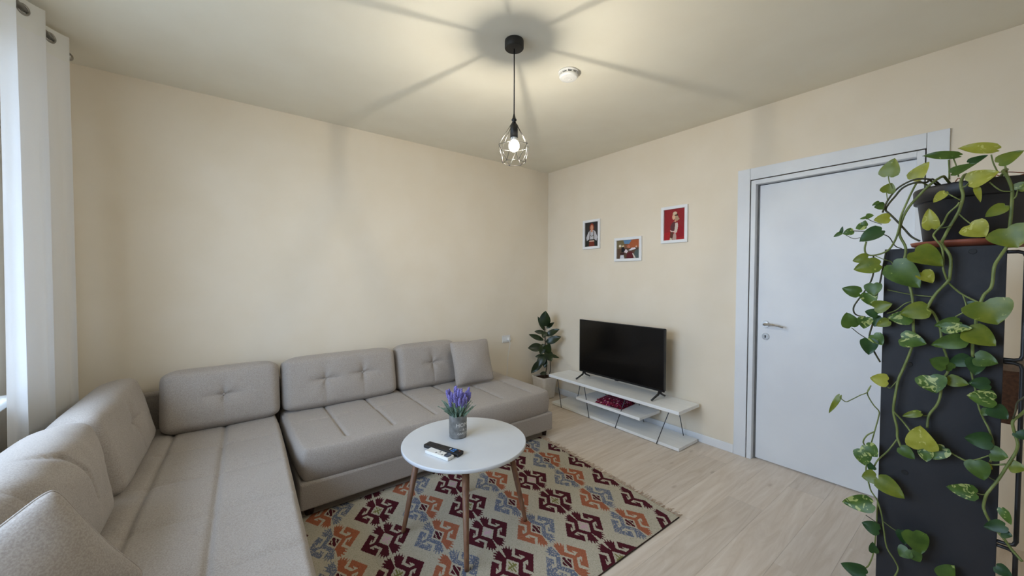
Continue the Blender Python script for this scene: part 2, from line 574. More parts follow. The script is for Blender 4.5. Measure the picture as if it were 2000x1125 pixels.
def cushion_mesh(w, h, t, r=0.05, puff=0.02, corner=0.04, grooves=(), buttons=(), pinch=0.0, wr=0.004, seed=0, nx=34, ny=22):
    """upholstered block: local x = width, y = height, z = thickness (front = +z)"""
    def coords(L, n):
        rr = min(r, L * 0.45)
        e = [rr * (1 - math.cos(k / 7 * PI / 2)) for k in range(8)]
        inner = [rr + (L - 2 * rr) * k / n for k in range(1, n)]
        return np.array(e + inner + [L - q for q in e[::-1]]) - L / 2
    xs, ys = coords(w, nx), coords(h, ny)

    def prof(s):
        a = np.clip(s / r, 0, 1)
        return (1 - (1 - a) ** 2.2) ** (1 / 2.2)
    X, Y = np.meshgrid(xs, ys, indexing='ij')
    U, V = X / (w / 2), Y / (h / 2)
    T = t / 2 * prof(w / 2 - np.abs(X)) * prof(h / 2 - np.abs(Y))
    P = puff * (1 - U ** 2) * (1 - V ** 2)
    # plan outline: rounded corners and slightly bowed / pinched edges
    k = corner
    Xo = X * (1 - k / (w / 2) * np.abs(V) ** 8 * np.abs(U) ** 6 * 0.6) + np.sign(X) * pinch * (-(1 - V ** 2)) * np.abs(U) ** 3
    Yo = Y * (1 - k / (h / 2) * np.abs(U) ** 8 * np.abs(V) ** 6 * 0.6) + np.sign(Y) * pinch * (-(1 - U ** 2)) * np.abs(V) ** 3
    D = np.zeros_like(X)
    for (x0, y0, x1, y1, dep, wd) in grooves:
        dx, dy = x1 - x0, y1 - y0
        L2 = dx * dx + dy * dy
        tt = np.clip(((X - x0) * dx + (Y - y0) * dy) / L2, 0, 1)
        d = np.hypot(X - x0 - tt * dx, Y - y0 - tt * dy)
        D += dep * np.exp(-np.abs(d / wd) ** 1.3)
    for (bx, by, dep, wd) in buttons:
        d = np.hypot(X - bx, Y - by)
        D += dep * np.exp(-d / wd)
        ang = np.arctan2(Y - by, X - bx)
        D += dep * 0.18 * np.exp(-d / (wd * 2)) * np.cos(ang * 4)
    W = np.zeros_like(X)
    if wr:
        for i in range(X.shape[0]):
            for j in range(X.shape[1]):
                W[i, j] = wr * noise.noise((X[i, j] * 5 + seed * 3.1, Y[i, j] * 7 + seed, seed * 1.7)) + wr * 0.5 * noise.noise((X[i, j] * 16 + seed, Y[i, j] * 13, seed * 2.7))
    Zf = T + P - (D - W) * np.clip(T / (t / 2), 0, 1)
    Zb = -T - P * 0.5
    n0, n1 = X.shape
    verts, idx_f, idx_b = [], {}, {}
    for i in range(n0):
        for j in range(n1):
            edge = i in (0, n0 - 1) or j in (0, n1 - 1)
            idx_f[i, j] = len(verts)
            verts.append((Xo[i, j], Yo[i, j], 0.0 if edge else Zf[i, j]))
            if edge:
                idx_b[i, j] = idx_f[i, j]
            else:
                idx_b[i, j] = len(verts)
                verts.append((Xo[i, j], Yo[i, j], Zb[i, j]))
    faces = []
    for i in range(n0 - 1):
        for j in range(n1 - 1):
            faces.append((idx_f[i, j], idx_f[i + 1, j], idx_f[i + 1, j + 1], idx_f[i, j + 1]))
            faces.append((idx_b[i, j], idx_b[i, j + 1], idx_b[i + 1, j + 1], idx_b[i + 1, j]))
    me = bpy.data.meshes.new('cushion')
    me.from_pydata(verts, [], faces)
    me.update()
    outline = [(Xo[i, 0], Yo[i, 0], 0) for i in range(n0)] + [(Xo[-1, j], Yo[-1, j], 0) for j in range(1, n1)] + \
              [(Xo[i, -1], Yo[i, -1], 0) for i in range(n0 - 2, -1, -1)] + [(Xo[0, j], Yo[0, j], 0) for j in range(n1 - 2, 0, -1)]
    return me, outline


def frame_matrix(origin, xdir, ydir):
    x = Vector(xdir).normalized()
    y = Vector(ydir)
    y = (y - x * y.dot(x)).normalized()
    z = x.cross(y)
    return Matrix(((x.x, y.x, z.x, origin[0]), (x.y, y.y, z.y, origin[1]), (x.z, y.z, z.z, origin[2]), (0, 0, 0, 1)))


def raster_polys(W, H, polys, base):
    """polys in 0..1 coordinates -> colour grid"""
    gx, gy = np.meshgrid((np.arange(W) + 0.5) / W, (np.arange(H) + 0.5) / H, indexing='ij')
    img = np.empty((W, H, 3))
    img[:] = base
    for pts, col in polys:
        inside = poly_mask(gx, gy, pts)
        img[inside] = col
    return img


def poly_mask(gx, gy, pts):
    inside = np.zeros(gx.shape, bool)
    n = len(pts)
    j = n - 1
    for i in range(n):
        xi, yi = pts[i]
        xj, yj = pts[j]
        c = ((yi > gy) != (yj > gy))
        with np.errstate(divide='ignore', invalid='ignore'):
            xc = (xj - xi) * (gy - yi) / (yj - yi + 1e-12) + xi
        inside ^= c & (gx < xc)
        j = i
    return inside


def grid_print(name, img, place, mat, parent=None, skirt=0.0, smooth=False):
    """one quad per woven / printed cell; place(a,b) -> 3D with a,b arrays in 0..1"""
    W, H = img.shape[:2]
    a, b = np.meshgrid(np.linspace(0, 1, W + 1), np.linspace(0, 1, H + 1), indexing='ij')
    P = place(a, b).reshape(-1, 3)
    i, j = np.meshgrid(np.arange(W), np.arange(H), indexing='ij')
    i, j = i.ravel(), j.ravel()
    s = H + 1
    F = np.stack([i * s + j, (i + 1) * s + j, (i + 1) * s + j + 1, i * s + j + 1], 1)
    cols = img.reshape(-1, 3)
    if skirt > 0:
        ring = [(k, 0) for k in range(W)] + [(W, k) for k in range(H)] + [(k, H) for k in range(W, 0, -1)] + [(0, k) for k in range(H, 0, -1)]
        top = np.array([q[0] * s + q[1] for q in ring])
        low = P[top].copy()
        low[:, 2] -= skirt
        base = len(P)
        P = np.vstack([P, low])
        n = len(ring)
        k = np.arange(n)
        F2 = np.stack([top[(k + 1) % n], top[k], base + k, base + (k + 1) % n], 1)
        cc = img[np.clip([q[0] for q in ring], 0, W - 1), np.clip([q[1] for q in ring], 0, H - 1)]
        F = np.vstack([F, F2])
        cols = np.vstack([cols, cc])
    me = bpy.data.meshes.new(name)
    me.vertices.add(len(P))
    me.vertices.foreach_set('co', P.astype(np.float32).ravel())
    me.loops.add(len(F) * 4)
    me.loops.foreach_set('vertex_index', F.astype(np.int32).ravel())
    me.polygons.add(len(F))
    me.polygons.foreach_set('loop_start', (np.arange(len(F)) * 4).astype(np.int32))
    me.polygons.foreach_set('loop_total', np.full(len(F), 4, np.int32))
    me.update(calc_edges=True)
    ca = me.color_attributes.new('print', 'FLOAT_COLOR', 'CORNER')
    c4 = np.ones((len(F), 4, 4), np.float32)
    c4[:, :, :3] = cols[:, None, :]
    ca.data.foreach_set('color', c4.ravel())
    return link(name, me, mat, parent, smooth)


def C3(r, g, b):
    return np.array(srgb(r, g, b)[:3])


# ================================================================== THE ROOM
XL, YN = -4.0, -4.5           # window wall, wall behind the camera
floor = struct(box('floor', (XL - 0.2, YN - 0.12, -0.12), (0.14, 0.12, -0.012), M['floor']), 'pale oak laminate floor')
# planks run along x, each board an object sharing one mesh
PW, PLN = 0.192, 1.29
bm = bmesh.new()
add_box(bm, (0, 0, -0.012), (PLN - 0.0006, PW - 0.0006, 0.0))
plank_me = bpy.data.meshes.new('plank')
bm.to_mesh(plank_me)
bm.free()
plank_me.materials.append(M['floor'])
short = {}
row = 0
y = YN
while y < 0.0:
    x = XL - [0.0, 0.43, 0.86][row % 3] - 0.1
    while x < 0.1:
        x0, x1 = max(x, XL), min(x + PLN, 0.1)
        y1 = min(y + PW, 0.02)
        if x1 - x0 > 0.02:
            full = (x1 - x0) > PLN - 1e-4 and (y1 - y) > PW - 1e-4
            if full:
                me = plank_me
            else:
                key = (round(x1 - x0, 3), round(y1 - y, 3))
                if key not in short:
                    bm = bmesh.new()
                    add_box(bm, (0, 0, -0.012), (x1 - x0 - 0.0006, y1 - y - 0.0006, 0.0))
                    sm = bpy.data.meshes.new('plank')
                    bm.to_mesh(sm)
                    bm.free()
                    sm.materials.append(M['floor'])
                    short[key] = sm
                me = short[key]
            o = bpy.data.objects.new('plank', me)
            o.location = (x0, y, 0)
            COL.objects.link(o)
            o.parent = floor
        x += PLN
    y += PW
    row += 1

ceiling = struct(box('ceiling', (XL - 0.2, YN - 0.12, ROOM_H), (0.14, 0.12, ROOM_H + 0.12), M['ceiling']), 'cream painted ceiling')
struct(box('wall_back', (XL - 0.2, 0, 0), (0.14, 0.12, ROOM_H), M['wall']), 'cream painted wall behind the long sofa')
struct(box('wall_near', (XL - 0.2, YN - 0.12, 0), (0.14, YN, ROOM_H), M['wall']), 'cream painted wall behind the camera')

# right wall with the door opening
DY0, DY1, DZ = -3.172, -2.206, 2.15
bm = bmesh.new()
add_box(bm, (0, DY1, 0), (0.14, 0, ROOM_H))
add_box(bm, (0, YN, 0), (0.14, DY0, ROOM_H))
add_box(bm, (0, DY0, DZ), (0.14, DY1, ROOM_H))
add_box(bm, (0.141, DY0 - 0.1, 0), (0.20, DY1 + 0.1, ROOM_H))  # added panel behind the door, stops sky light leaking round the leaf
struct(bm_obj('wall_right', bm, M['wall']), 'cream painted wall with the door and pictures')

# window wall
WY0, WY1, WZ0, WZ1 = -2.90, -0.74, 0.85, 2.42
bm = bmesh.new()
add_box(bm, (XL - 0.2, WY1, 0), (XL, 0, ROOM_H))
add_box(bm, (XL - 0.2, YN, 0), (XL, WY0, ROOM_H))
add_box(bm, (XL - 0.2, WY0, 0), (XL, WY1, WZ0))
add_box(bm, (XL - 0.2, WY0, WZ1), (XL, WY1, ROOM_H))
struct(bm_obj('wall_left', bm, M['wall']), 'cream painted window wall')

win = struct(empty('window_1', (XL, (WY0 + WY1) / 2, WZ0)), 'white framed window beside the sheer curtain')
bm = bmesh.new()
o_ = win.location
fx0, fx1 = -0.15, -0.09
fw_ = 0.07
hy = (WY1 - WY0) / 2
add_box(bm, (fx0, -hy, 0), (fx1, hy, fw_), 0.006)
add_box(bm, (fx0, -hy, WZ1 - WZ0 - fw_), (fx1, hy, WZ1 - WZ0), 0.006)
for yy in (-hy, -fw_ / 2, hy - fw_):
    add_box(bm, (fx0, yy, fw_), (fx1, yy + fw_, WZ1 - WZ0 - fw_), 0.006)
bm_obj('window_frame', bm, M['plastic_white'], win)
for s in (-1, 1):
    bm = bmesh.new()
    y0, y1 = (-hy + fw_, -fw_ / 2) if s < 0 else (fw_ / 2, hy - fw_)
    add_box(bm, (-0.125, y0, fw_), (-0.119, y1, WZ1 - WZ0 - fw_))
    bm_obj('pane', bm, M['glass'], win)
bm = bmesh.new()
add_box(bm, (-0.09, -hy - 0.06, -0.035), (0.075, hy + 0.04, -0.002), 0.006)
bm_obj('window_sill', bm, M['plastic_white'], win)
struct(py_obj('ground', [(-60, -50, -4), (-4.25, -50, -4), (-4.25, 50, -4), (-60, 50, -4)], [(0, 1, 2, 3)], M['ground']), 'street level ground outside the window')

struct(box('daylight_block', (-16, -30, -4), (-12, 30, 0.5), M['blocker']), 'plain block added across the street to shape the daylight')  # added low block, shapes the daylight that enters the window

struct(box('daylight_overhang', (-4.8, -6, 2.5), (-4.2, 2, 2.65), M['blocker']), 'slab added outside above the window to cut steep daylight')  # added overhang, keeps high-angle sky light out of the room

# skirting boards
bm = bmesh.new()
add_box(bm, (-0.014, -2.150, 0.0), (0.0, -0.014, 0.068), 0.004)
struct(bm_obj('baseboard_right', bm, M['white']), 'white skirting board along the door wall')
bm = bmesh.new()
add_box(bm, (-3.98, -0.014, 0.0), (-0.001, 0.0, 0.068), 0.004)
struct(bm_obj('baseboard_back', bm, M['white']), 'white skirting board behind the sofa')

# door: casing, jamb, leaf, handle
door = struct(empty('door_1', (0, -2.69, 0)), 'white interior door with steel lever handle')
CW = 0.086
CY0, CY1, CZ = -3.227, -2.151, 2.204
box('casing', (-0.014, CY1 - CW, 0), (0.0, CY1, CZ), M['door_white'], door, 0.002)
box('casing', (-0.014, CY0, 0), (0.0, CY0 + CW, CZ), M['door_white'], door, 0.002)
box('casing', (-0.014, CY0 + CW + 0.0015, CZ - CW), (0.0, CY1 - CW - 0.0015, CZ), M['door_white'], door, 0.002)
jy0, jy1 = CY0 + CW + 0.006, CY1 - CW - 0.006
JW = 0.032
box('jamb', (-0.010, jy1 - JW, 0), (0.14, jy1, CZ - CW - 0.006), M['door_white'], door, 0.002)
box('jamb', (-0.010, jy0, 0), (0.14, jy0 + JW, CZ - CW - 0.006), M['door_white'], door, 0.002)
box('head_jamb', (-0.010, jy0 + JW, CZ - CW - 0.006 - JW), (0.14, jy1 - JW, CZ - CW - 0.006), M['door_white'], door, 0.002)
box('rebate_seal', (0.036, jy1 - JW - 0.012, 0), (0.075, jy1 - JW, CZ - CW - 0.006 - JW), M['grey_plastic'], door)
ly0, ly1, lz1 = jy0 + JW + 0.003, jy1 - JW - 0.013, CZ - CW - 0.006 - JW - 0.006
leaf_o = box('door_leaf', (0.036, ly0, 0.009), (0.078, ly1, lz1), M['door_white'], door, 0.003)
hc = Vector((0.036, ly1 - 0.055, 1.035)) - door.location


def disc_x(bm, c, r, x0, x1, seg=28):
    v0 = [bm.verts.new((x0, c[1] + r * math.cos(2 * PI * k / seg), c[2] + r * math.sin(2 * PI * k / seg))) for k in range(seg)]
    v1 = [bm.verts.new((x1, c[1] + r * 0.9 * math.cos(2 * PI * k / seg), c[2] + r * 0.9 * math.sin(2 * PI * k / seg))) for k in range(seg)]
    for k in range(seg):
        bm.faces.new((v0[k], v1[k], v1[(k + 1) % seg], v0[(k + 1) % seg]))
    bm.faces.new(v1[::-1])


bm = bmesh.new()
disc_x(bm, hc, 0.026, hc.x, hc.x - 0.008)
add_tube(bm, spline([hc + Vector((-0.006, 0, 0)), hc + Vector((-0.040, -0.002, 0.001)), hc + Vector((-0.050, -0.02, 0.004)), hc + Vector((-0.050, -0.07, 0.003)), hc + Vector((-0.048, -0.125, -0.008))], 6),
         [0.010] * 12 + [0.009] * 6 + [0.007] * 7, 10)
bm_obj('lever_handle', bm, M['chrome'], leaf_o).parent = leaf_o
leaf_o.children[0].matrix_parent_inverse = Matrix.Identity(4)
kc = hc + Vector((0, 0, -0.092))
bm = bmesh.new()
disc_x(bm, kc, 0.026, kc.x, kc.x - 0.008)
bm_obj('keyhole_rosette', bm, M['chrome'], leaf_o)
bm = bmesh.new()
disc_x(bm, kc + Vector((0, 0, 0.005)), 0.0055, kc.x - 0.008, kc.x - 0.0095, 12)
add_box(bm, (kc.x - 0.0095, kc.y - 0.003, kc.z - 0.011), (kc.x - 0.008, kc.y + 0.003, kc.z + 0.004))
bm_obj('keyhole', bm, M['black_hole'], leaf_o)

# ================================================================== SOFA
SEAT = 0.40
sofa = tag(empty('sofa', (-1.885, -0.55, 0)), 'long taupe fabric sofa section along the back wall', 'sofa')
sx0, sx1 = -2.862, -0.905


def put(me, name, mat, parent, matrix):
    o = link(name, me, mat, parent, smooth=True)
    if parent:
        matrix = Matrix.Translation(-parent.location) @ matrix
    o.matrix_local = matrix
    return o


sw, sd = sx1 - sx0, 0.99
gr = []
for gx in (-2.58, -2.28, -1.97, -1.68, -1.38, -1.08):
    gr.append((gx - (sx0 + sx1) / 2, -0.5 * sd + 0.12, gx - (sx0 + sx1) / 2 + 0.01, 0.5 * sd - 0.05, 0.017, 0.009))
    gr.append((gr[-1][0], gr[-1][1], gr[-1][2], gr[-1][3], 0.008, 0.07))
gr.append((-sw / 2 + 0.05, 0.02, sw / 2 - 0.05, 0.02, 0.009, 0.010))
me, _ = cushion_mesh(sw, sd, 0.195, r=0.036, puff=0.006, corner=0.05, grooves=gr, wr=0.003, seed=1, nx=260, ny=90)
put(me, 'seat', M['fabric'], sofa, Matrix.Translation(((sx0 + sx1) / 2, -1.055 + sd / 2, SEAT - 0.098)))
box('base', (sx0 + 0.005, -1.045, 0.058), (sx1 - 0.005, -0.08, 0.212), M['fabric'], sofa, 0.012)
box('back_panel', (sx0, -0.075, 0.18), (-1.40, -0.018, 0.62), M['fabric'], sofa, 0.02, 3)
for fxp, fyp in ((-0.95, -0.98), (-0.95, -0.15), (-2.80, -0.98), (-2.80, -0.15)):
    bm = bmesh.new()
    add_lathe(bm, [(0.0, 0.0), (0.022, 0.0), (0.034, 0.06), (0.0, 0.06)], 4, Vector((fxp, fyp, 0)) - sofa.location)
    bm_obj('leg', bm, M['sofa_foot'], sofa)

chaise = tag(empty('chaise_sofa', (-3.40, -1.4, 0)), 'taupe fabric chaise sofa section under the window', 'sofa')
RZ = math.radians(-2.6)
cw, cd = 0.90, 2.75
rotm = Matrix.Rotation(RZ, 4, 'Z')
cen = Vector((-2.873, -0.40, 0)) + rotm @ Vector((-cw / 2, 0.28 - cd / 2, 0))
gr = [(0.5 * cw - 0.31, -cd / 2 + 0.1, 0.5 * cw - 0.31, cd / 2 - 0.05, 0.020, 0.009),
      (0.5 * cw - 0.31, -cd / 2 + 0.1, 0.5 * cw - 0.31, cd / 2 - 0.05, 0.008, 0.07),
      (0.5 * cw - 0.585, -cd / 2 + 0.1, 0.5 * cw - 0.565, cd / 2 - 0.05, 0.022, 0.012)]
for gy in (0.85, 0.45, 0.05, -0.35, -0.75):
    gr.append((-0.15, gy, cw / 2 - 0.03, gy - 0.01, 0.012, 0.008))
    gr.append((-0.15, gy, cw / 2 - 0.03, gy - 0.01, 0.006, 0.06))
me, _ = cushion_mesh(cw, cd, 0.195, r=0.036, puff=0.006, corner=0.05, grooves=gr, wr=0.005, seed=2, nx=110, ny=200)
put(me, 'seat', M['fabric'], chaise, Matrix.Translation((cen.x, cen.y, SEAT - 0.096)) @ rotm)
bm = bmesh.new()
add_box(bm, (-cw / 2 + 0.006, -cd / 2 + 0.006, 0.058), (cw / 2 - 0.006, cd / 2 - 0.006, 0.212), 0.012)
o = bm_obj('base', bm, M['fabric'], chaise)
o.matrix_local = Matrix.Translation(Vector((cen.x, cen.y, 0)) - chaise.location) @ rotm
bm = bmesh.new()
add_box(bm, (-cw / 2 - 0.02, -cd / 2 + 0.02, 0.18), (-cw / 2 + 0.04, cd / 2 - 0.01, 0.62), 0.02, 3)
o = bm_obj('back_panel', bm, M['fabric'], chaise)
o.matrix_local = Matrix.Translation(Vector((cen.x, cen.y, 0)) - chaise.location) @ rotm
box('rear_panel', (-3.78, -0.075, 0.18), (-2.875, -0.018, 0.63), M['fabric'], chaise, 0.02, 3)
for lx, ly in ((-0.42, -1.3), (0.42, -1.3), (0.42, 1.28), (-0.42, 1.28)):
    p = cen + rotm @ Vector((lx, ly, 0))
    bm = bmesh.new()
    add_lathe(bm, [(0.0, 0.0), (0.018, 0.0), (0.028, 0.06), (0.0, 0.06)], 4, Vector((p.x, p.y, 0)) - chaise.location)
    bm_obj('leg', bm, M['sofa_foot'], chaise)


def back_cushion(label, c_bottom, xdir, lean, w, h, t, buttons, seed, group='loose back cushions on the corner sofa', puff=0.03, wr=0.005, roll=0.0, creases=()):
    """c_bottom = middle of the lower front edge, xdir = along its width, front faces xdir x up"""
    x = Vector(xdir).normalized()
    up = Vector((0, 0, 1))
    front = x.cross(up)                      # horizontal facing direction
    y = (up * math.cos(lean) - front * math.sin(lean)).normalized()
    z = x.cross(y)
    org = Vector(c_bottom) + y * (h / 2) - z * (t / 2)
    mat = frame_matrix(org, x, y) @ Matrix.Rotation(roll, 4, 'Z')
    me, _ = cushion_mesh(w, h, t, r=0.06, puff=puff, corner=0.05, buttons=[(b[0], b[1], 0.045, 0.05) for b in buttons],
                         grooves=[(b[0] - 0.10, b[1], b[0] + 0.10, b[1], 0.005, 0.009) for b in buttons] + [(b[0], b[1] - h * 0.42, b[0], b[1], 0.005, 0.009) for b in buttons] + list(creases),
                         wr=wr, seed=seed, nx=84, ny=50)
    o = tag(empty('back_cushion', org), label, 'cushion', group)
    put(me, 'cover', M['fabric'], o, mat)
    for b in buttons:
        bmh = bmesh.new()
        add_lathe(bmh, [(0.0, 0.006), (0.006, 0.005), (0.009, 0.0), (0.007, -0.004)], 12, (b[0], b[1], t / 2 + puff * (1 - (2 * b[0] / w) ** 2) * (1 - (2 * b[1] / h) ** 2) - 0.045))
        bo = bm_obj('button', bmh, M['fabric'], o, True)
        bo.matrix_local = Matrix.Translation(-o.location) @ mat
    return o


lean = math.radians(12)
back_cushion('taupe back cushion with one button, at the corner end of the back wall', (-3.182, -0.345, SEAT + 0.0), (1, 0, 0), lean, 0.645, 0.405, 0.19, [(0.0, 0.01)], 11)
back_cushion('wide taupe back cushion with two buttons, middle of the back wall row', (-2.425, -0.33, SEAT + 0.0), (1, 0, 0), lean, 0.845, 0.405, 0.19, [(-0.14, 0.01), (0.14, 0.02)], 12)
back_cushion('taupe back cushion behind the small square pillow', (-1.70, -0.315, SEAT + 0.0), (1, 0, 0), lean, 0.585, 0.41, 0.19, [(0.03, 0.01)], 13)
back_cushion('taupe back cushion leaning by the curtain in the sofa corner', (-3.515, -0.655, SEAT + 0.0), (0.03, 1, 0), math.radians(14), 0.86, 0.42, 0.18, [(0.0, 0.02)], 14)
back_cushion('slumped taupe back cushion behind the foreground pillow', (-3.565, -1.54, SEAT + 0.0), (0.05, 1, 0), math.radians(12), 0.84, 0.43, 0.19, [], 15, puff=0.05, wr=0.012, creases=[(-0.03, 0.21, 0.05, 0.15, 0.02, 0.008), (0.05, 0.15, 0.09, 0.07, 0.02, 0.008), (0.09, 0.07, 0.10, -0.04, 0.016, 0.008), (-0.25, 0.20, -0.20, 0.08, 0.012, 0.010)])


def pillow(label, mat4, size, seed, t=0.14):
    me, outline = cushion_mesh(size, size, 0.05, r=0.04, puff=t / 2 - 0.01, corner=0.02, pinch=0.012, wr=0.006, seed=seed, nx=44, ny=44)
    o = tag(empty('throw_pillow', mat4.translation), label, 'pillow', 'small square throw pillows')
    put(me, 'cover', M['fabric'], o, mat4)
    bm = bmesh.new()
    add_tube(bm, outline, 0.0032, 6, closed=True)
    s = bm_obj('seam', bm, M['fabric'], o, True)
    s.matrix_local = Matrix.Translation(-o.location) @ mat4
    return o


# pillow at the right end of the row
tl, tr_, br, bl = Vector((-1.585, -0.345, 0.795)), Vector((-1.235, -0.40, 0.80)), Vector((-1.105, -0.50, 0.415)), Vector((-1.50, -0.52, 0.415))
c4 = (tl + tr_ + br + bl) / 4
pillow('small square taupe pillow at the end of the back wall cushions', frame_matrix(c4, (tr_ + br) - (tl + bl), (tl + tr_) - (bl + br)), 0.40, 21)
# foreground pillow stands on one corner: T top, R right, L left
def nearer(p, k=0.885):
    return CAM + k * (Vector(p) - CAM)


T, R, L_ = nearer((-3.583, -1.774, 0.784)), nearer((-3.398, -1.719, 0.400)), nearer((-3.89, -2.02, 0.605))
S2 = (R - T).length
e1 = (R - T).normalized()
d2 = (L_ - T)
d2 = (d2 - e1 * d2.dot(e1)).normalized()
cP = T + e1 * S2 / 2 + d2 * S2 / 2
mt = frame_matrix(cP, -d2, -e1)
if (mt.to_3x3() @ Vector((0, 0, 1))).dot(CAM - cP) < 0:
    mt = frame_matrix(cP, -e1, -d2)
pillow('large square taupe pillow in the foreground corner of the chaise', mt, S2, 22, 0.15)

# ================================================================== RUG
RX0, RX1, RY0, RY1 = -2.99, -1.068, -2.315, -1.0
CELL = 0.004
NW, NH = int((RX1 - RX0) / CELL), int((RY1 - RY0) / CELL)
gx, gy = np.meshgrid(RX0 + (np.arange(NW) + 0.5) * CELL, RY0 + (np.arange(NH) + 0.5) * CELL, indexing='ij')
cream, maroon, orange_, blue_, olive, pink = C3(184, 176, 158), C3(76, 26, 36), C3(160, 96, 70), C3(104, 111, 130), C3(120, 118, 70), C3(196, 160, 172)
img = np.empty((NW, NH, 3))
img[:] = cream
img *= (0.90 + 0.2 * rng.random((NW, NH)))[:, :, None]
spk = rng.random((NW, NH))
img[spk < 0.06] *= np.array([0.78, 0.80, 0.74])
KU, KV = 0.0238, 0.0161


def half_shapes():
    comb = [(-1.35, -1.45), (-2.15, -2.6), (-2.45, -3.0), (-2.05, -3.0), (-2.15, -3.7), (-1.65, -3.2), (-1.55, -4.05), (-1.1, -3.3), (-0.85, -4.15), (-0.55, -3.3), (-0.2, -4.0), (-0.25, -2.1)]
    S = [comb, [(q2[1] * -1, q2[0] * -1) for q2 in comb]]
    S.append([(-1.35, -1.45), (-0.3, -2.1), (2.05, -2.05), (2.1, 0.3), (1.45, 1.35), (1.2, 1.2), (1.2, -1.2), (-1.2, -1.2)])
    S.append([(1.6, -2.0), (2.45, -2.9), (3.0, -3.4), (3.4, -3.0), (2.9, -2.45), (2.0, -1.6)])
    arm = [(0.35, -4.05), (4.15, -4.1), (3.2, -3.15), (2.5, -2.75), (2.3, -3.05), (1.2, -3.0), (1.75, -2.55), (0.4, -2.6)]
    S.append(arm)
    S.append([(-q2[1], -q2[0]) for q2 in arm])
    S.append([(2.5, -4.05), (4.1, -4.1), (4.05, -2.5), (3.2, -2.6), (2.6, -3.2)])
    return S


HALF = half_shapes()


def stamp(xc, yc, colR, colL, ctr, solid):
    sel = (np.abs(gx - xc) < 0.15) & (np.abs(gy - yc) < 0.15)
    if not sel.any():
        return
    ii = np.where(sel.any(1))[0]
    jj = np.where(sel.any(0))[0]
    i0, i1, j0, j1 = ii[0], ii[-1] + 1, jj[0], jj[-1] + 1
    X, Y = gx[i0:i1, j0:j1], gy[i0:i1, j0:j1]
    v = (X - xc - 0.08 * (Y - yc)) / KV
    u = -(Y - yc) / KU
    p, q = (u + v) / 2, (u - v) / 2
    sub = img[i0:i1, j0:j1]
    rn = rng.random(X.shape)
    for sgn, col in ((1, colR), (-1, colL)):
        if col is None:
            continue
        mk = np.zeros(X.shape, bool)
        for pts in HALF:
            mk |= poly_mask(sgn * p, sgn * q, pts)
        if col is blue_:
            mk &= rn > 0.16
        sub[mk] = col * (0.86 + 0.28 * rng.random((mk.sum(), 1)))
    inner = (np.abs(p) < 0.85) & (np.abs(q) < 0.85)
    if colR is None:
        pass
    elif solid:
        st = inner & ((np.abs(p - q) < 0.22) | (np.abs(p + q) < 0.25) | (np.abs(np.abs(p - q) - 0.8) < 0.16))
        sub[st] = ctr
    else:
        st = inner & ~(np.abs(np.abs(p - q) - 0.62) < 0.14)
        sub[st] = maroon
    img[i0:i1, j0:j1] = sub


for ci in range(-3, 4):
    for rj in range(-4, 5):
        yc = -1.757 - 0.2725 * rj
        xc = -2.062 + 0.4945 * ci + 0.08 * (yc + 1.757)
        stamp(xc, yc - 0.008 * ci, None if ci == 2 else maroon, maroon, pink if (rj + ci) % 2 == 0 else olive, True)
        yo = -1.618 - 0.2745 * rj
        xo = -1.8125 + 0.4945 * ci + 0.08 * (yo + 1.757)
        flip = rj in (1, -2)
        stamp(xo, yo - 0.006 * ci, blue_ if flip else orange_, orange_ if flip else blue_, maroon, False)
img[:, :1] = C3(64, 50, 46)
img[:, -1:] = C3(64, 50, 46)
img[:4, :] = C3(190, 166, 110) * 0.9


def rug_place(a, b):
    y = RY0 + (RY1 - RY0) * b
    x = RX0 + (RX1 - RX0) * a + 0.08 * (y + 1.62)
    x = np.where(a < 0.02, RX0 + (RX1 - RX0) * a, x)
    z = 0.0058 + 0.0012 * np.sin(x * 9 + y * 4) * np.sin(y * 7 - x * 3)
    return np.stack([x, y, z], -1)


rug = tag(empty('kilim_rug', (-2.0, -1.66, 0.0)), 'cream kilim rug with maroon, orange and blue hooked motifs under the round table', 'rug')
g = grid_print('woven_field', img, lambda a, b: rug_place(a, b) - np.array(rug.location), M['rug'], rug, skirt=0.004)
bm = bmesh.new()
for k in range(120):
    yy = RY0 + (RY1 - RY0) * (k + random.random()) / 120
    xx = RX1 + 0.08 * (yy + 1.62)
    L = random.uniform(0.025, 0.06)
    an = random.uniform(-0.6, 0.6)
    pts = [(xx - 0.004, yy, 0.0055), (xx + L * 0.5, yy + L * 0.5 * math.sin(an) * 0.6, 0.0045), (xx + L * math.cos(an), yy + L * math.sin(an), 0.0022)]
    add_tube(bm, [Vector(p) - rug.location for p in pts], [0.0022, 0.0018, 0.0012], 4)
fr = bm_obj('fringe', bm, M['rug_thread'], rug)
fr['kind'] = 'stuff'

# ================================================================== COFFEE TABLE
TX, TY, TZ = -2.122, -1.60, 0.472
table = tag(empty('coffee_table', (TX, TY, 0)), 'round white coffee table with four tapered wooden legs on the rug', 'table')
TR = 0.343
lathe('table_top', [(0, TZ - 0.020), (TR - 0.004, TZ - 0.020), (TR, TZ - 0.017), (TR, TZ - 0.003), (TR - 0.003, TZ), (0, TZ)], M['table_white'], table, 96, (TX, TY, 0))
for a in (153, 240, -31, 57):
    ca, sa = math.cos(math.radians(a)), math.sin(math.radians(a))
    top = Vector((TX + 0.245 * ca, TY + 0.245 * sa, TZ - 0.018))
    bot = Vector((TX - 0.012 + 0.335 * ca, TY - 0.03 + 0.335 * sa, 0.007))
    lg = tube('leg', [bot, bot.lerp(top, 0.03), top], [0.0105, 0.0115, 0.0185], M['leg_wood'], table, 16)

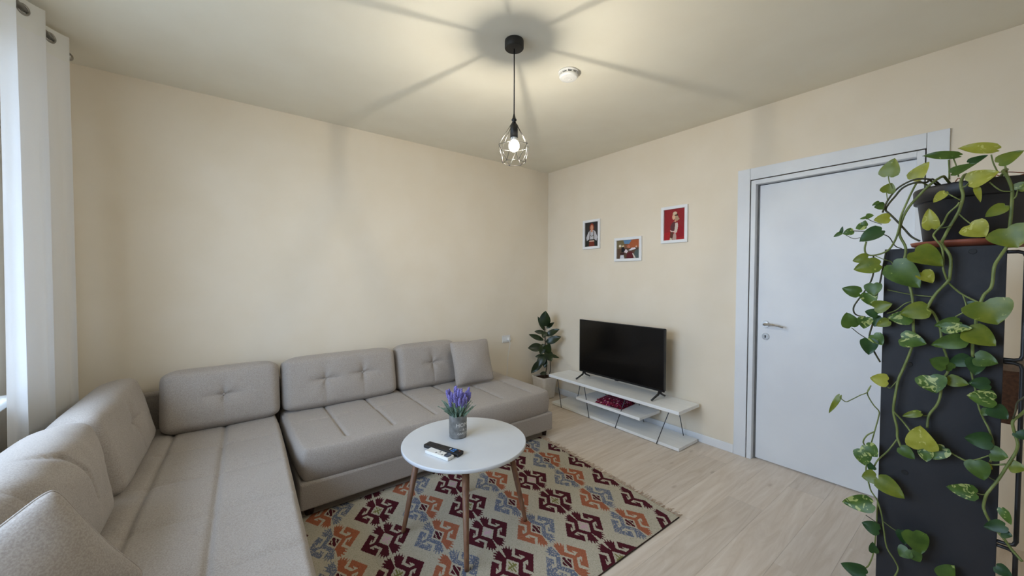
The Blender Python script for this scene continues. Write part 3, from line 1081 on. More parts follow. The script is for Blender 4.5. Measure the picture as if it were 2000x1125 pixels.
# lavender tin
LX, LY = -2.128, -1.535
tin = tag(empty('lavender_pot', (LX, LY, TZ)), 'grey tin pot of purple lavender on the round table', 'potted plant')
PR, PH = 0.050, 0.128
lathe('tin', [(0, 0.0), (PR - 0.004, 0.0), (PR - 0.001, 0.003), (PR, 0.008), (PR - 0.002, 0.012), (PR, 0.020), (PR + 0.001, PH - 0.004), (PR + 0.002, PH), (PR - 0.002, PH), (PR - 0.003, PH - 0.03), (0, PH - 0.03)], M['zinc'], tin, 40, (LX, LY, TZ))
to_cam = math.atan2(CAM.y - LY, CAM.x - LX)


def wrap_text(txt, size, zc, ang_c, parent):
    cu = bpy.data.curves.new('lettering', 'FONT')
    cu.body = txt
    cu.size = size
    cu.align_x = 'CENTER'
    cu.extrude = 0.0
    cu.resolution_u = 3
    tmp = bpy.data.objects.new('lettering_tmp', cu)
    COL.objects.link(tmp)
    dg = bpy.context.evaluated_depsgraph_get()
    me = bpy.data.meshes.new_from_object(tmp.evaluated_get(dg))
    bpy.data.objects.remove(tmp)
    bmx = bmesh.new()
    bmx.from_mesh(me)
    bmesh.ops.subdivide_edges(bmx, edges=[e for e in bmx.edges if e.calc_length() > 0.004], cuts=2)
    for v in bmx.verts:
        th = ang_c + v.co.x / PR
        z = zc + v.co.y
        v.co = Vector(((PR + 0.0022) * math.cos(th), (PR + 0.0022) * math.sin(th), z))
    return bm_obj('lettering', bmx, M['print_white'], parent)


wrap_text('HOME', 0.030, 0.070, to_cam + 0.62, tin)
wrap_text('&', 0.020, 0.047, to_cam + 0.62, tin)
wrap_text('GARDEN', 0.017, 0.026, to_cam + 0.62, tin)
for s in (-1, 1):
    bm = bmesh.new()
    for k in range(8):
        th0 = to_cam + 0.62 + s * (0.22 + 0.03 * k)
        th1 = to_cam + 0.62 + s * (0.22 + 0.03 * (k + 1))
        vs = [bm.verts.new(((PR + 0.002) * math.cos(t), (PR + 0.002) * math.sin(t), z)) for t, z in ((th0, 0.052), (th1, 0.052), (th1, 0.0535), (th0, 0.0535))]
        bm.faces.new(vs)
    bm_obj('lettering_rule', bm, M['print_white'], tin)
random.seed(5)
for k in range(26):
    a = random.uniform(0, 2 * PI)
    rr = 0.036 * math.sqrt(random.random())
    lean_ = 0.25 * rr / 0.036
    b0 = Vector((rr * math.cos(a), rr * math.sin(a), PH - 0.03))
    Ht = random.uniform(0.130, 0.178)
    tip = b0 + Vector((math.cos(a) * Ht * lean_, math.sin(a) * Ht * lean_, Ht))
    bm = bmesh.new()
    add_tube(bm, [b0, tip], 0.0012, 5)
    st = bm_obj('stem', bm, M['stem_green'], tin)
    bm = bmesh.new()
    d = (tip - b0).normalized()
    L = random.uniform(0.040, 0.054)
    for q in range(9):
        f = q / 8
        c = tip - d * L * (1 - f)
        r_ = 0.0075 * math.sin(PI * (0.15 + 0.75 * f)) + 0.002
        for m_ in range(5):
            an = m_ / 5 * 2 * PI + q * 0.7
            cc = c + Vector((math.cos(an), math.sin(an), 0.2)) * r_ * 0.7
            mtx = Matrix.Translation(cc) @ Matrix.Diagonal((0.0032, 0.0032, 0.0056, 1))
            bmesh.ops.create_icosphere(bm, subdivisions=1, radius=1, matrix=mtx)
    bm_obj('flower_spike', bm, LEAF['F'], st, True)


def blade_mesh(L, W, fold=0.25, droop=0.25, heart=False, rows=8):
    """leaf blade in local coords: x along midrib from base, y across, z up"""
    v, f = [], []
    ss = (-1, -0.55, 0, 0.55, 1)
    for i in range(rows + 1):
        t = i / rows
        if heart:
            w = ((t + 0.015) ** 0.27) * ((1 - t) ** 0.80) * 1.72 if t < 1 else 0.0
            if i == 0:
                w = 0.50
        else:
            w = (math.sin(PI * min(1, 0.06 + 0.94 * t) ** 0.9)) ** 0.8 if t < 1 else 0.0
        w = min(w, 1.0) * W / 2
        for s in ss:
            back = -0.17 * L * (abs(s) - 0.6 * abs(s) ** 4) * (1 - t) ** 4 if heart else 0.0
            x = t * L + back
            z = abs(s) * w * fold - droop * L * t * t + 0.04 * L * math.sin(t * 5 + s * 2) * abs(s)
            v.append((x, s * w, z))
    n = len(ss)
    for i in range(rows):
        for j in range(n - 1):
            f.append((i * n + j, (i + 1) * n + j, (i + 1) * n + j + 1, i * n + j + 1))
    return v, f


random.seed(9)
for k in range(130):
    a = random.uniform(0, 2 * PI)
    rr = 0.040 * math.sqrt(random.random())
    v, f = blade_mesh(random.uniform(0.07, 0.12), random.uniform(0.007, 0.012), 0.3, 0.25, rows=5)
    o = py_obj('leaf', v, f, LEAF['L'], tin, True)
    el = random.uniform(1.0, 1.5)
    o.matrix_local = Matrix.Translation((rr * math.cos(a), rr * math.sin(a), PH - 0.028)) @ Matrix.Rotation(a, 4, 'Z') @ Matrix.Rotation(-el, 4, 'Y')

# remotes
RZ0 = TZ + 0.0005


def remote(name, label, near, far, width, thick, mat, keys):
    near, far = Vector(near), Vector(far)
    d = far - near
    L = d.length
    an = math.atan2(d.y, d.x)
    o = tag(empty(name, ((near.x + far.x) / 2, (near.y + far.y) / 2, RZ0), an), label, 'remote control')
    bm = bmesh.new()
    add_box(bm, (-L / 2, -width / 2, 0), (L / 2, width / 2, thick), 0.004, 3)
    body = bm_obj('body', bm, mat, o)
    for (kx, ky, sx, sy, mk, hh) in keys(L, width):
        bm = bmesh.new()
        add_box(bm, (kx - sx / 2, ky - sy / 2, thick - 0.001), (kx + sx / 2, ky + sy / 2, thick + hh), min(sx, sy) * 0.2, 1)
        bm_obj('key' if mk != 'lcd' else 'display', bm, M[mk], o)
    return o


def tv_keys(L, w):
    ks = []
    for i in range(8):
        for j in range(3):
            ks.append((-L / 2 + 0.016 + i * 0.0115, (j - 1) * 0.0125, 0.007, 0.008, 'black_key', 0.0018))
    for i in range(2):
        for j in range(2):
            ks.append((L / 2 - 0.052 + i * 0.013, (j - 0.5) * 0.018, 0.010, 0.012, 'blue_key', 0.0018))
    ks.append((L / 2 - 0.070, 0.004, 0.006, 0.016, 'plastic_white', 0.0015))
    ks.append((L / 2 - 0.014, 0.009, 0.008, 0.008, 'terracotta', 0.0018))
    return ks


def ac_keys(L, w):
    ks = [(L / 2 - 0.022, 0, 0.030, w * 0.72, 'lcd', 0.0008)]
    for i in range(4):
        for j in range(2):
            ks.append((L / 2 - 0.052 - i * 0.014, (j - 0.5) * 0.017, 0.008, 0.011, 'grey_plastic' if (i + j) % 3 == 0 else 'print_white', 0.0012))
    return ks


remote('tv_remote', 'black television remote with blue keys on the round table', (-2.326, -1.545, 0), (-2.238, -1.757, 0), 0.050, 0.018, M['tv_plastic'], tv_keys)
remote('air_conditioner_remote', 'white remote with grey display beside the black remote', (-2.349, -1.612, 0), (-2.298, -1.765, 0), 0.046, 0.016, M['plastic_white'], ac_keys)

# ================================================================== TV STAND AND TV
stand = tag(empty('tv_stand', (-0.195, -1.15, 0)), 'low white television stand with three boards and thin wire legs', 'tv stand')
SX0, SX1, SY0, SY1 = -0.362, -0.035, -1.892, -0.412
box('board', (SX0, SY0, 0.302), (SX1, SY1, 0.330), M['white_board'], stand, 0.0025)
box('board', (SX0 + 0.025, SY0 + 0.010, 0.004), (SX1, SY1 - 0.02, 0.030), M['white_board'], stand, 0.0025)
box('board', (SX0 + 0.012, -1.535, 0.150), (SX1, -0.80, 0.176), M['white_board'], stand, 0.0025)
for yt, yb in ((-0.53, -0.585), (-0.905, -0.965), (-1.385, -1.275), (-1.80, -1.69)):
    tube('wire_leg', [(SX0 + 0.016, yt, 0.303), (SX0 + 0.020, yb, 0.004)], 0.0036, M['dark_wire'], stand, 8)
for yt, yb in ((-0.62, -0.55), (-0.98, -0.90), (-1.30, -1.40), (-1.715, -1.78)):
    tube('wire_leg', [(SX1 - 0.03, yt, 0.303), (SX1 - 0.03, yb, 0.004)], 0.0036, M['dark_wire'], stand, 8)

tv = tag(empty('television', (-0.2, -1.19, 0.331)), 'black flat screen television standing on the low white stand', 'television')
TVX = -0.205
VY0, VY1, VZ0, VZ1 = -1.672, -0.712, 0.402, 0.946
box('back_housing', (TVX + 0.012, VY0 + 0.004, VZ0 + 0.004), (TVX + 0.040, VY1 - 0.004, VZ1 - 0.004), M['tv_plastic'], tv, 0.006)
box('back_housing', (TVX + 0.038, VY0 + 0.12, VZ0 + 0.02), (TVX + 0.075, VY1 - 0.12, VZ0 + 0.32), M['tv_plastic'], tv, 0.01)
bm = bmesh.new()
pl = tv.location
for lo, hi in (((TVX - 0.002, VY0, VZ0), (TVX + 0.014, VY1, VZ0 + 0.016)), ((TVX - 0.002, VY0, VZ1 - 0.008), (TVX + 0.014, VY1, VZ1)),
               ((TVX - 0.002, VY0, VZ0), (TVX + 0.014, VY0 + 0.008, VZ1)), ((TVX - 0.002, VY1 - 0.008, VZ0), (TVX + 0.014, VY1, VZ1))):
    add_box(bm, [lo[i] - pl[i] for i in range(3)], [hi[i] - pl[i] for i in range(3)], 0.001, 1)
bm_obj('bezel', bm, M['tv_plastic'], tv)
box('screen', (TVX, VY0 + 0.007, VZ0 + 0.014), (TVX + 0.010, VY1 - 0.007, VZ1 - 0.007), M['screen'], tv)
for yy in (-0.765, -1.625):
    bm = bmesh.new()
    for sgn in (-1, 1):
        pts = [Vector((TVX + 0.012, yy, VZ0 + 0.012)), Vector((TVX + 0.012 + sgn * 0.02, yy, VZ0 - 0.025)), Vector((TVX + 0.010 + sgn * 0.105, yy + 0.012, 0.3385))]
        add_tube(bm, [p - tv.location for p in pts], [0.011, 0.0095, 0.0075], 8)
    bm_obj('leg', bm, M['tv_plastic'], tv, True)
box('logo_tab', (TVX - 0.004, -1.20, VZ0 - 0.006), (TVX + 0.010, -1.165, VZ0 + 0.001), M['tv_plastic'], tv)

# folded scarf on the middle board
scarf = tag(empty('folded_scarf', (-0.20, -1.165, 0.177)), 'folded maroon patterned scarf on the middle board of the stand', 'scarf')
random.seed(3)
for li, (hx, hy, zz, th, an) in enumerate(((0.125, 0.145, 0.0, 0.022, 0.10), (0.115, 0.135, 0.020, 0.024, -0.06), (0.085, 0.10, 0.042, 0.020, 0.20))):
    n_ = 46
    A = np.linspace(-1, 1, n_)
    im = np.empty((n_ - 1, n_ - 1, 3))
    for i in range(n_ - 1):
        for j in range(n_ - 1):
            r_ = math.hypot(A[i], A[j])
            v_ = noise.noise((A[i] * 6 + li * 5, A[j] * 6, li)) + 0.5 * math.sin(A[i] * 22) * math.sin(A[j] * 22)
            c_ = C3(112, 26, 46) if v_ < 0.05 else (C3(52, 18, 30) if v_ < 0.3 else (C3(176, 84, 104) if v_ < 0.55 else C3(206, 176, 170)))
            if v_ < -0.45:
                c_ = C3(130, 40, 96)
            im[i, j] = c_

    def place(a, b, hx=hx, hy=hy, zz=zz, th=th, an=an, li=li):
        u, v = a * 2 - 1, b * 2 - 1
        k = np.clip((1 - np.abs(u) ** 6), 0, 1) ** 0.4 * np.clip((1 - np.abs(v) ** 6), 0, 1) ** 0.4
        x, y = u * hx, v * hy
        z = zz + th * k + 0.006 * np.sin(u * 4 + li) * np.cos(v * 5 + li) * k + (0.0015 if li == 0 else -0.002)
        return np.stack([x * math.cos(an) - y * math.sin(an), x * math.sin(an) + y * math.cos(an), z], -1)
    grid_print('fold', im, place, M['scarf'], scarf, smooth=True, skirt=0.0)

# ================================================================== PICTURES
def picture(label, y0, y1, z0, z1, polys, base, nx, ny):
    o = tag(empty('picture_frame', (-0.001, (y0 + y1) / 2, z0)), label, 'picture', 'three white framed pictures')
    b = 0.026
    box('frame_rail', (-0.020, y0, z0), (-0.001, y1, z0 + b), M['white'], o, 0.002)
    box('frame_rail', (-0.020, y0, z1 - b), (-0.001, y1, z1), M['white'], o, 0.002)
    box('frame_rail', (-0.020, y0, z0 + b), (-0.001, y0 + b, z1 - b), M['white'], o, 0.002)
    box('frame_rail', (-0.020, y1 - b, z0 + b), (-0.001, y1, z1 - b), M['white'], o, 0.002)
    im = raster_polys(nx, ny, polys, base)
    im *= (0.92 + 0.16 * rng.random((nx, ny)))[:, :, None]

    def place(a, bb):
        # a runs left to right as seen from the room (y decreasing)
        y = (y1 - b) + ((y0 + b) - (y1 - b)) * a - o.location.y
        z = (z0 + b) + (z1 - z0 - 2 * b) * bb - o.location.z
        return np.stack([np.full_like(y, -0.006 - o.location.x), y, z], -1)
    grid_print('print', im, place, M['photo_print'], o)
    return o


def ell(cx, cy, rx, ry, n=18):
    return [(cx + rx * math.cos(2 * PI * k / n), cy + ry * math.sin(2 * PI * k / n)) for k in range(n)]


sk = C3(206, 150, 120)
picture('white framed portrait of a person in white blouse on a dark ground', -0.812, -0.578, 1.692, 2.004, [
    ([(0, 0), (1, 0), (1, 0.35), (0, 0.35)], C3(48, 50, 46)),
    (ell(0.5, 0.78, 0.17, 0.17), C3(150, 66, 44)), ([(0.36, 0.80), (0.32, 0.55), (0.68, 0.55), (0.64, 0.80)], C3(140, 70, 46)),
    ([(0.12, 0.24), (0.08, 0.38), (0.24, 0.60), (0.38, 0.68), (0.62, 0.68), (0.78, 0.60), (0.92, 0.38), (0.86, 0.22), (0.70, 0.30), (0.30, 0.30)], C3(196, 194, 198)),
    (ell(0.50, 0.77, 0.10, 0.12), sk), ([(0.44, 0.6), (0.56, 0.6), (0.56, 0.70), (0.44, 0.70)], sk),
    ([(0.34, 0.66), (0.39, 0.66), (0.36, 0.2), (0.31, 0.2)], C3(62, 42, 40)), ([(0.61, 0.66), (0.66, 0.66), (0.69, 0.2), (0.64, 0.2)], C3(62, 42, 40)),
    ([(0.38, 0.45), (0.5, 0.40), (0.62, 0.45), (0.62, 0.48), (0.5, 0.43), (0.38, 0.48)], C3(110, 110, 104)),
    ([(0.30, 0.20), (0.70, 0.20), (0.68, 0.25), (0.32, 0.25)], C3(214, 180, 160)),
    ([(0.28, 0.0), (0.72, 0.0), (0.68, 0.20), (0.32, 0.20)], C3(120, 56, 44)),
], C3(58, 56, 56), 60, 84)
picture('white framed landscape painting of people at work, lowest of the three', -1.312, -1.0, 1.545, 1.779, [
    ([(0, 0), (1, 0), (1, 0.55), (0, 0.55)], C3(96, 76, 62)), ([(0.0, 0.55), (0.3, 0.6), (0.35, 1), (0, 1)], C3(120, 108, 78)),
    ([(0.28, 1), (0.34, 0.8), (0.55, 0.78), (0.66, 1)], C3(104, 140, 172)), ([(0.55, 0.78), (0.66, 1), (1, 1), (1, 0.6), (0.5, 0.55), (0.4, 0.7)], C3(172, 96, 62)),
    ([(0.72, 0.0), (0.8, 0.4), (1, 0.5), (1, 0)], C3(86, 98, 98)),
    (ell(0.14, 0.70, 0.06, 0.07), C3(226, 214, 200)), (ell(0.28, 0.68, 0.05, 0.05), C3(226, 206, 160)),
    ([(0.20, 0.34), (0.20, 0.60), (0.30, 0.66), (0.36, 0.50), (0.34, 0.34)], C3(36, 36, 40)),
    ([(0.32, 0.36), (0.40, 0.52), (0.50, 0.40), (0.44, 0.28)], C3(222, 208, 214)),
    ([(0.52, 0.44), (0.62, 0.42), (0.84, 0.50), (0.80, 0.58), (0.66, 0.56)], C3(226, 222, 232)),
    ([(0.42, 0.0), (0.44, 0.28), (0.62, 0.38), (0.74, 0.30), (0.72, 0.0)], C3(98, 40, 46)),
    ([(0.68, 0.28), (0.72, 0.28), (0.84, 0.02), (0.76, 0.02)], C3(220, 206, 196)),
    ([(0.14, 0.0), (0.15, 0.18), (0.30, 0.20), (0.34, 0.0)], C3(206, 206, 216)), ([(0.14, 0.24), (0.34, 0.22), (0.34, 0.30), (0.16, 0.32)], C3(60, 34, 40)),
    (ell(0.86, 0.62, 0.03, 0.05), C3(206, 180, 160)), ([(0.45, 0.6), (0.6, 0.55), (0.56, 0.72), (0.48, 0.72)], C3(190, 120, 96)),
], C3(128, 92, 70), 80, 58)
picture('white framed portrait of a standing person on a red ground', -1.757, -1.512, 1.690, 2.014, [
    ([(0, 0), (1, 0), (1, 0.3), (0, 0.25)], C3(168, 42, 46)), ([(0.6, 0.05), (0.95, 0.1), (0.9, 0.4), (0.7, 0.5)], C3(150, 34, 44)),
    ([(0.42, 0.78), (0.40, 0.86), (0.46, 0.90), (0.56, 0.88), (0.64, 0.78), (0.74, 0.66), (0.62, 0.60), (0.54, 0.64)], C3(176, 146, 120)),
    (ell(0.46, 0.74, 0.07, 0.09), C3(222, 178, 148)), ([(0.50, 0.80), (0.66, 0.82), (0.66, 0.77), (0.50, 0.77)], C3(60, 40, 38)),
    ([(0.42, 0.88), (0.52, 0.92), (0.62, 0.88), (0.60, 0.83), (0.46, 0.82)], C3(214, 196, 168)),
    ([(0.46, 0.60), (0.56, 0.66), (0.58, 0.58), (0.50, 0.56)], sk),
    ([(0.32, 0.30), (0.30, 0.44), (0.38, 0.56), (0.52, 0.60), (0.56, 0.46), (0.50, 0.28)], C3(100, 60, 62)),
    ([(0.50, 0.28), (0.54, 0.54), (0.64, 0.56), (0.68, 0.46), (0.62, 0.24), (0.50, 0.20)], C3(214, 196, 184)),
    ([(0.30, 0.33), (0.42, 0.28), (0.52, 0.30), (0.52, 0.26), (0.42, 0.24), (0.30, 0.29)], C3(214, 186, 176)),
    ([(0.28, 0.0), (0.30, 0.26), (0.46, 0.26), (0.44, 0.0)], C3(96, 58, 48)), ([(0.40, 0.02), (0.46, 0.2), (0.58, 0.2), (0.60, 0.0)], C3(186, 158, 148)),
    ([(0.26, 0.0), (0.30, 0.08), (0.38, 0.05), (0.40, 0.0)], C3(206, 196, 170)),
], C3(148, 44, 48), 64, 84)

# ================================================================== PENDANT LAMP
PX, PY = -1.925, -1.79
lamp = tag(empty('pendant_lamp', (PX, PY, ROOM_H)), 'black wire cage pendant lamp with a glowing bulb on the ceiling', 'lamp')
lathe('ceiling_rose', [(0, ROOM_H - 0.001), (0.050, ROOM_H - 0.001), (0.051, ROOM_H - 0.006), (0.051, ROOM_H - 0.040), (0.048, ROOM_H - 0.044), (0, ROOM_H - 0.044)][::-1], M['black_metal'], lamp, 40, (PX, PY, 0))
tube('cord', [(PX, PY, ROOM_H - 0.04), (PX + 0.001, PY, 2.45), (PX, PY, 2.24)], 0.0032, M['black_metal'], lamp, 8)
lathe('cord_grip', [(0.0035, 2.262), (0.007, 2.245), (0.010, 2.236), (0.0135, 2.232), (0.0135, 2.226), (0.009, 2.222), (0.009, 2.205), (0.0, 2.205)][::-1], M['black_metal'], lamp, 20, (PX, PY, 0))
lathe('socket', [(0.0, 2.208), (0.016, 2.206), (0.021, 2.200), (0.021, 2.135), (0.0, 2.133)][::-1], M['black_metal'], lamp, 24, (PX, PY, 0))
cage = bmesh.new()
nC = 6
ph = 0.78


def ringp(r, z, k, off=0.0):
    a = ph + (k + off) * 2 * PI / nC
    return Vector((PX + r * math.cos(a), PY + r * math.sin(a), z)) - lamp.location


for k in range(nC):
    a0 = ringp(0.011, 2.213, k)
    m0, m1 = ringp(0.087, 2.088, k), ringp(0.087, 2.088, k + 1)
    l0, l1 = ringp(0.062, 2.000, k, 0.5), ringp(0.062, 2.000, k + 1, 0.5)
    for pa, pb in ((a0, m0), (m0, m1), (m0, l0), (m1, l0), (l0, l1)):
        add_tube(cage, [pa, pb], 0.0013, 6)
add_tube(cage, [ringp(0.011, 2.213, k) for k in range(nC)], 0.002, 6, closed=True)
bm_obj('cage', cage, M['black_metal'], lamp, True)
bm = bmesh.new()
add_lathe(bm, [(0.0, 2.058), (0.012, 2.060), (0.022, 2.067), (0.028, 2.078), (0.030, 2.090), (0.027, 2.104), (0.0225, 2.114), (0.022, 2.116)], 24, Vector((PX, PY, 0)) - lamp.location)
bulb = bm_obj('bulb', bm, M['bulb'], lamp, True)
lathe('bulb_collar', [(0.0, 2.115), (0.0160, 2.115), (0.0170, 2.120), (0.0175, 2.134), (0.0, 2.134)], M['plastic_white'], lamp, 24, (PX, PY, 0))  # added opaque collar, holds back lamp light going up to the ceiling
bm = bmesh.new()
bmesh.ops.create_icosphere(bm, subdivisions=3, radius=1.0, matrix=Matrix.Translation(Vector((PX, PY, 2.084)) - lamp.location) @ Matrix.Diagonal((0.0035, 0.0035, 0.016, 1)))
bm_obj('filament', bm, M['filament'], bulb, True)

# smoke detector
DXs, DYs = -1.470, -1.752
det = tag(empty('smoke_detector', (DXs, DYs, ROOM_H)), 'round white smoke detector on the ceiling beside the lamp', 'smoke detector')
lathe('mount', [(0, ROOM_H - 0.012), (0.060, ROOM_H - 0.012), (0.062, ROOM_H - 0.008), (0.062, ROOM_H - 0.001), (0, ROOM_H - 0.001)], M['plastic_white'], det, 40, (DXs, DYs, 0))
lathe('vent_band', [(0, ROOM_H - 0.026), (0.048, ROOM_H - 0.026), (0.048, ROOM_H - 0.012), (0, ROOM_H - 0.012)], M['grey_plastic'], det, 40, (DXs, DYs, 0))
lathe('cap', [(0, ROOM_H - 0.046), (0.030, ROOM_H - 0.0455), (0.050, ROOM_H - 0.041), (0.057, ROOM_H - 0.032), (0.057, ROOM_H - 0.024), (0, ROOM_H - 0.024)], M['plastic_white'], det, 40, (DXs, DYs, 0))
for k in range(10):
    a = k * 2 * PI / 10
    bm = bmesh.new()
    add_box(bm, (0.046, -0.004, -0.027), (0.056, 0.004, -0.011), matrix=Matrix.Rotation(a, 4, 'Z'))
    bm_obj('vent_rib', bm, M['plastic_white'], det)
lathe('test_button', [(0, ROOM_H - 0.0485), (0.010, ROOM_H - 0.048), (0.012, ROOM_H - 0.045), (0, ROOM_H - 0.045)], M['plastic_white'], det, 20, (DXs + 0.012, DYs, 0))

# wall socket and its cable
sk_ = tag(empty('wall_outlet', (-0.640, -0.001, 0.69)), 'white double wall outlet on the back wall above the sofa end', 'outlet')
box('plate', (-0.695, -0.010, 0.650), (-0.585, -0.001, 0.730), M['plastic_white'], sk_, 0.003)
for sx in (-0.665, -0.615):
    box('socket_insert', (sx - 0.021, -0.0125, 0.668), (sx + 0.021, -0.009, 0.712), M['white'], sk_, 0.002)
box('plug', (-0.632, -0.045, 0.672), (-0.600, -0.012, 0.704), M['plastic_white'], sk_, 0.005)
cable = tag(tube('power_cable', spline([(-0.616, -0.040, 0.671), (-0.617, -0.045, 0.62), (-0.632, -0.030, 0.50), (-0.640, -0.022, 0.30), (-0.65, -0.02, 0.08)], 6), 0.003, M['plastic_white'], None, 8), 'thin white cable hanging from the wall outlet', 'cable')

# ================================================================== CURTAIN AND ROD
RODZ = 2.58


def rod_x(y):
    return -3.878 + (y + 0.703) * 0.11


rod = tag(empty('curtain_rod', (-3.95, -1.6, RODZ)), 'steel curtain rod above the window', 'curtain rod')
tube('rod', [(rod_x(-0.29), -0.29, RODZ), (rod_x(-1.0), -1.0, RODZ), (-3.94, -2.95, RODZ)], 0.012, M['rod_steel'], rod, 16)
bm = bmesh.new()
add_tube(bm, [Vector((rod_x(yy), yy, RODZ)) - rod.location for yy in (-0.300, -0.295, -0.275, -0.258, -0.250)], [0.013, 0.018, 0.020, 0.015, 0.004], 16)
bm_obj('finial', bm, M['rod_steel'], rod, True)
for yy in (-0.335, -2.80):
    bm = bmesh.new()
    add_tube(bm, [Vector(p) - rod.location for p in ((XL + 0.001, yy, RODZ - 0.02), (XL + 0.06, yy, RODZ - 0.02), (-3.94 if yy < -2 else rod_x(yy), yy, RODZ - 0.012))], 0.007, 8)
    bm_obj('bracket', bm, M['rod_steel'], rod, True)

curtain = tag(empty('sheer_curtain', (-3.87, -0.65, 0.02)), 'white sheer eyelet curtain hanging beside the window', 'curtain')
NS, NZ = 170, 46
CYA, CYB = -0.365, -0.925
HALF_P = 0.118


def curtain_point(s, z):
    """s: 0 at the corner end .. 1 at the window side"""
    f = (2.62 - z) / 2.6
    y = CYA + (CYB - CYA) * s
    ph_ = PI * (y + 0.703) / HALF_P
    amp = 0.046 * (1 - 0.35 * f)
    x = rod_x(y) + amp * math.sin(ph_ + 0.5 * f * math.sin(4 * s)) + 0.014 * f * math.sin(s * 14 + 2) + 0.005 * math.sin(s * 75 + 3 * f) * min(1.0, 4 * f)
    y2 = y + 0.018 * math.sin(2 * ph_) - 0.03 * f * s + 0.03 * f * (1 - s)
    return Vector((x, y2, z))


def curtain_strip(name, z0, z1, nz, mat):
    v, f = [], []
    for i in range(NS + 1):
        for j in range(nz + 1):
            v.append(curtain_point(i / NS, z0 + (z1 - z0) * j / nz) - curtain.location)
    for i in range(NS):
        for j in range(nz):
            f.append((i * (nz + 1) + j, (i + 1) * (nz + 1) + j, (i + 1) * (nz + 1) + j + 1, i * (nz + 1) + j + 1))
    return py_obj(name, v, f, mat, curtain, True)


curtain_strip('sheer_panel', 0.03, 2.497, NZ, M['sheer'])
curtain_strip('header_tape', 2.497, 2.628, 4, M['sheer_header'])
for k in (-2, -1, 0, 1, 2):
    s_ = (-0.703 + k * HALF_P - CYA) / (CYB - CYA)
    if not 0.02 < s_ < 0.99:
        continue
    c = curtain_point(s_, RODZ)
    d = (curtain_point(s_ + 0.004, RODZ) - curtain_point(s_ - 0.004, RODZ)).normalized()
    bm = bmesh.new()
    pts = [c + 0.021 * (math.cos(2 * PI * q / 24) * d + math.sin(2 * PI * q / 24) * Vector((0, 0, 1))) - curtain.location for q in range(24)]
    add_tube(bm, pts, 0.0055, 8, closed=True)
    bm_obj('eyelet', bm, M['rod_steel'], curtain, True)

# ================================================================== RUBBER PLANT
RPX, RPY = -0.235, -0.205
rp = tag(empty('rubber_plant', (RPX, RPY, 0)), 'dark green rubber plant in a cream square pot in the room corner', 'potted plant')
bm = bmesh.new()


def sq_ring(bm, h, z, r=0.03, n=5):
    vs = []
    for q in range(4):
        a0 = q * PI / 2
        cx, cy = ((h - r), (h - r)) if q == 0 else ((-(h - r), (h - r)) if q == 1 else ((-(h - r), -(h - r)) if q == 2 else ((h - r), -(h - r))))
        for k in range(n):
            a = a0 + k / (n - 1) * PI / 2
            vs.append(bm.verts.new((cx + r * math.cos(a), cy + r * math.sin(a), z)))
    return vs


rings = [sq_ring(bm, h, z) for h, z in ((0.078, 0.0), (0.088, 0.01), (0.108, 0.225), (0.112, 0.228), (0.112, 0.250), (0.100, 0.250), (0.098, 0.225))]
for a, b in zip(rings[:-1], rings[1:]):
    n = len(a)
    for k in range(n):
        bm.faces.new((a[k], a[(k + 1) % n], b[(k + 1) % n], b[k]))
bm.faces.new(rings[0][::-1])
bm_obj('pot', bm, M['pot_cream'], rp)
bm = bmesh.new()
r0 = sq_ring(bm, 0.099, 0.232)
bm.faces.new(r0)
bm_obj('soil', bm, M['soil'], rp)
VD = (Vector((RPX, RPY, 0)) - Vector((CAM.x, CAM.y, 0))).normalized()


def at_view(px, py, base, off=0.0):
    """photo pixel -> point on the upright plane through base that faces the room diagonal"""
    d = (px - 1000) / FPX * _r2 + (562.5 - py) / FPX * _u2 + _fw
    q = Vector(base) - VD * off
    t = (q - CAM).dot(VD) / d.dot(VD)
    return CAM + t * d


def rpp(px, py, off=0.0):
    return at_view(px, py, (RPX, RPY, 0), off)


stem_pts = [Vector((RPX, RPY, 0.225)), rpp(1068, 715), rpp(1066, 690), rpp(1065, 669), rpp(1064.5, 652), rpp(1064, 638)]
tube('trunk', spline(stem_pts, 5), 0.0065, M['trunk'], rp, 8)
tube('trunk', spline([Vector((RPX + 0.03, RPY - 0.03, 0.225)), rpp(1075, 722, .02), rpp(1074, 700, .02)], 5), 0.005, M['trunk'], rp, 8)


def place_leaf(name, base, tip, W, nrm, mat, parent, heart, fold=0.25, droop=0.2, petiole_from=None, pmat=None, rows=8):
    base, tip = Vector(base), Vector(tip)
    x = tip - base
    L = x.length
    v, f = blade_mesh(L, W, fold, droop, heart, rows)
    # rotate so that the drooped tip still lands on the wanted point
    ang = math.atan(droop)
    x.normalize()
    z = Vector(nrm) - x * Vector(nrm).dot(x)
    if z.length < 1e-3:
        z = x.orthogonal()
    z.normalize()
    y = z.cross(x)
    m = Matrix(((x.x, y.x, z.x, 0), (x.y, y.y, z.y, 0), (x.z, y.z, z.z, 0), (0, 0, 0, 1)))
    m = Matrix.Translation(base - parent.location) @ m @ Matrix.Rotation(-ang, 4, 'Y')
    o = py_obj(name, v, f, mat, parent, True)
    o.matrix_local = m
    if petiole_from is not None:
        inv = m.inverted()
        p0 = inv @ (Vector(petiole_from) - parent.location)
        mid = p0 * 0.5 + Vector((-0.1 * L, 0, 0.06 * L))
        bm = bmesh.new()
        add_tube(bm, spline([p0, mid, Vector((0.02 * L, 0, 0))], 4), 0.0014, 5)
        bm_obj('petiole', bm, pmat, o, True)
    return o


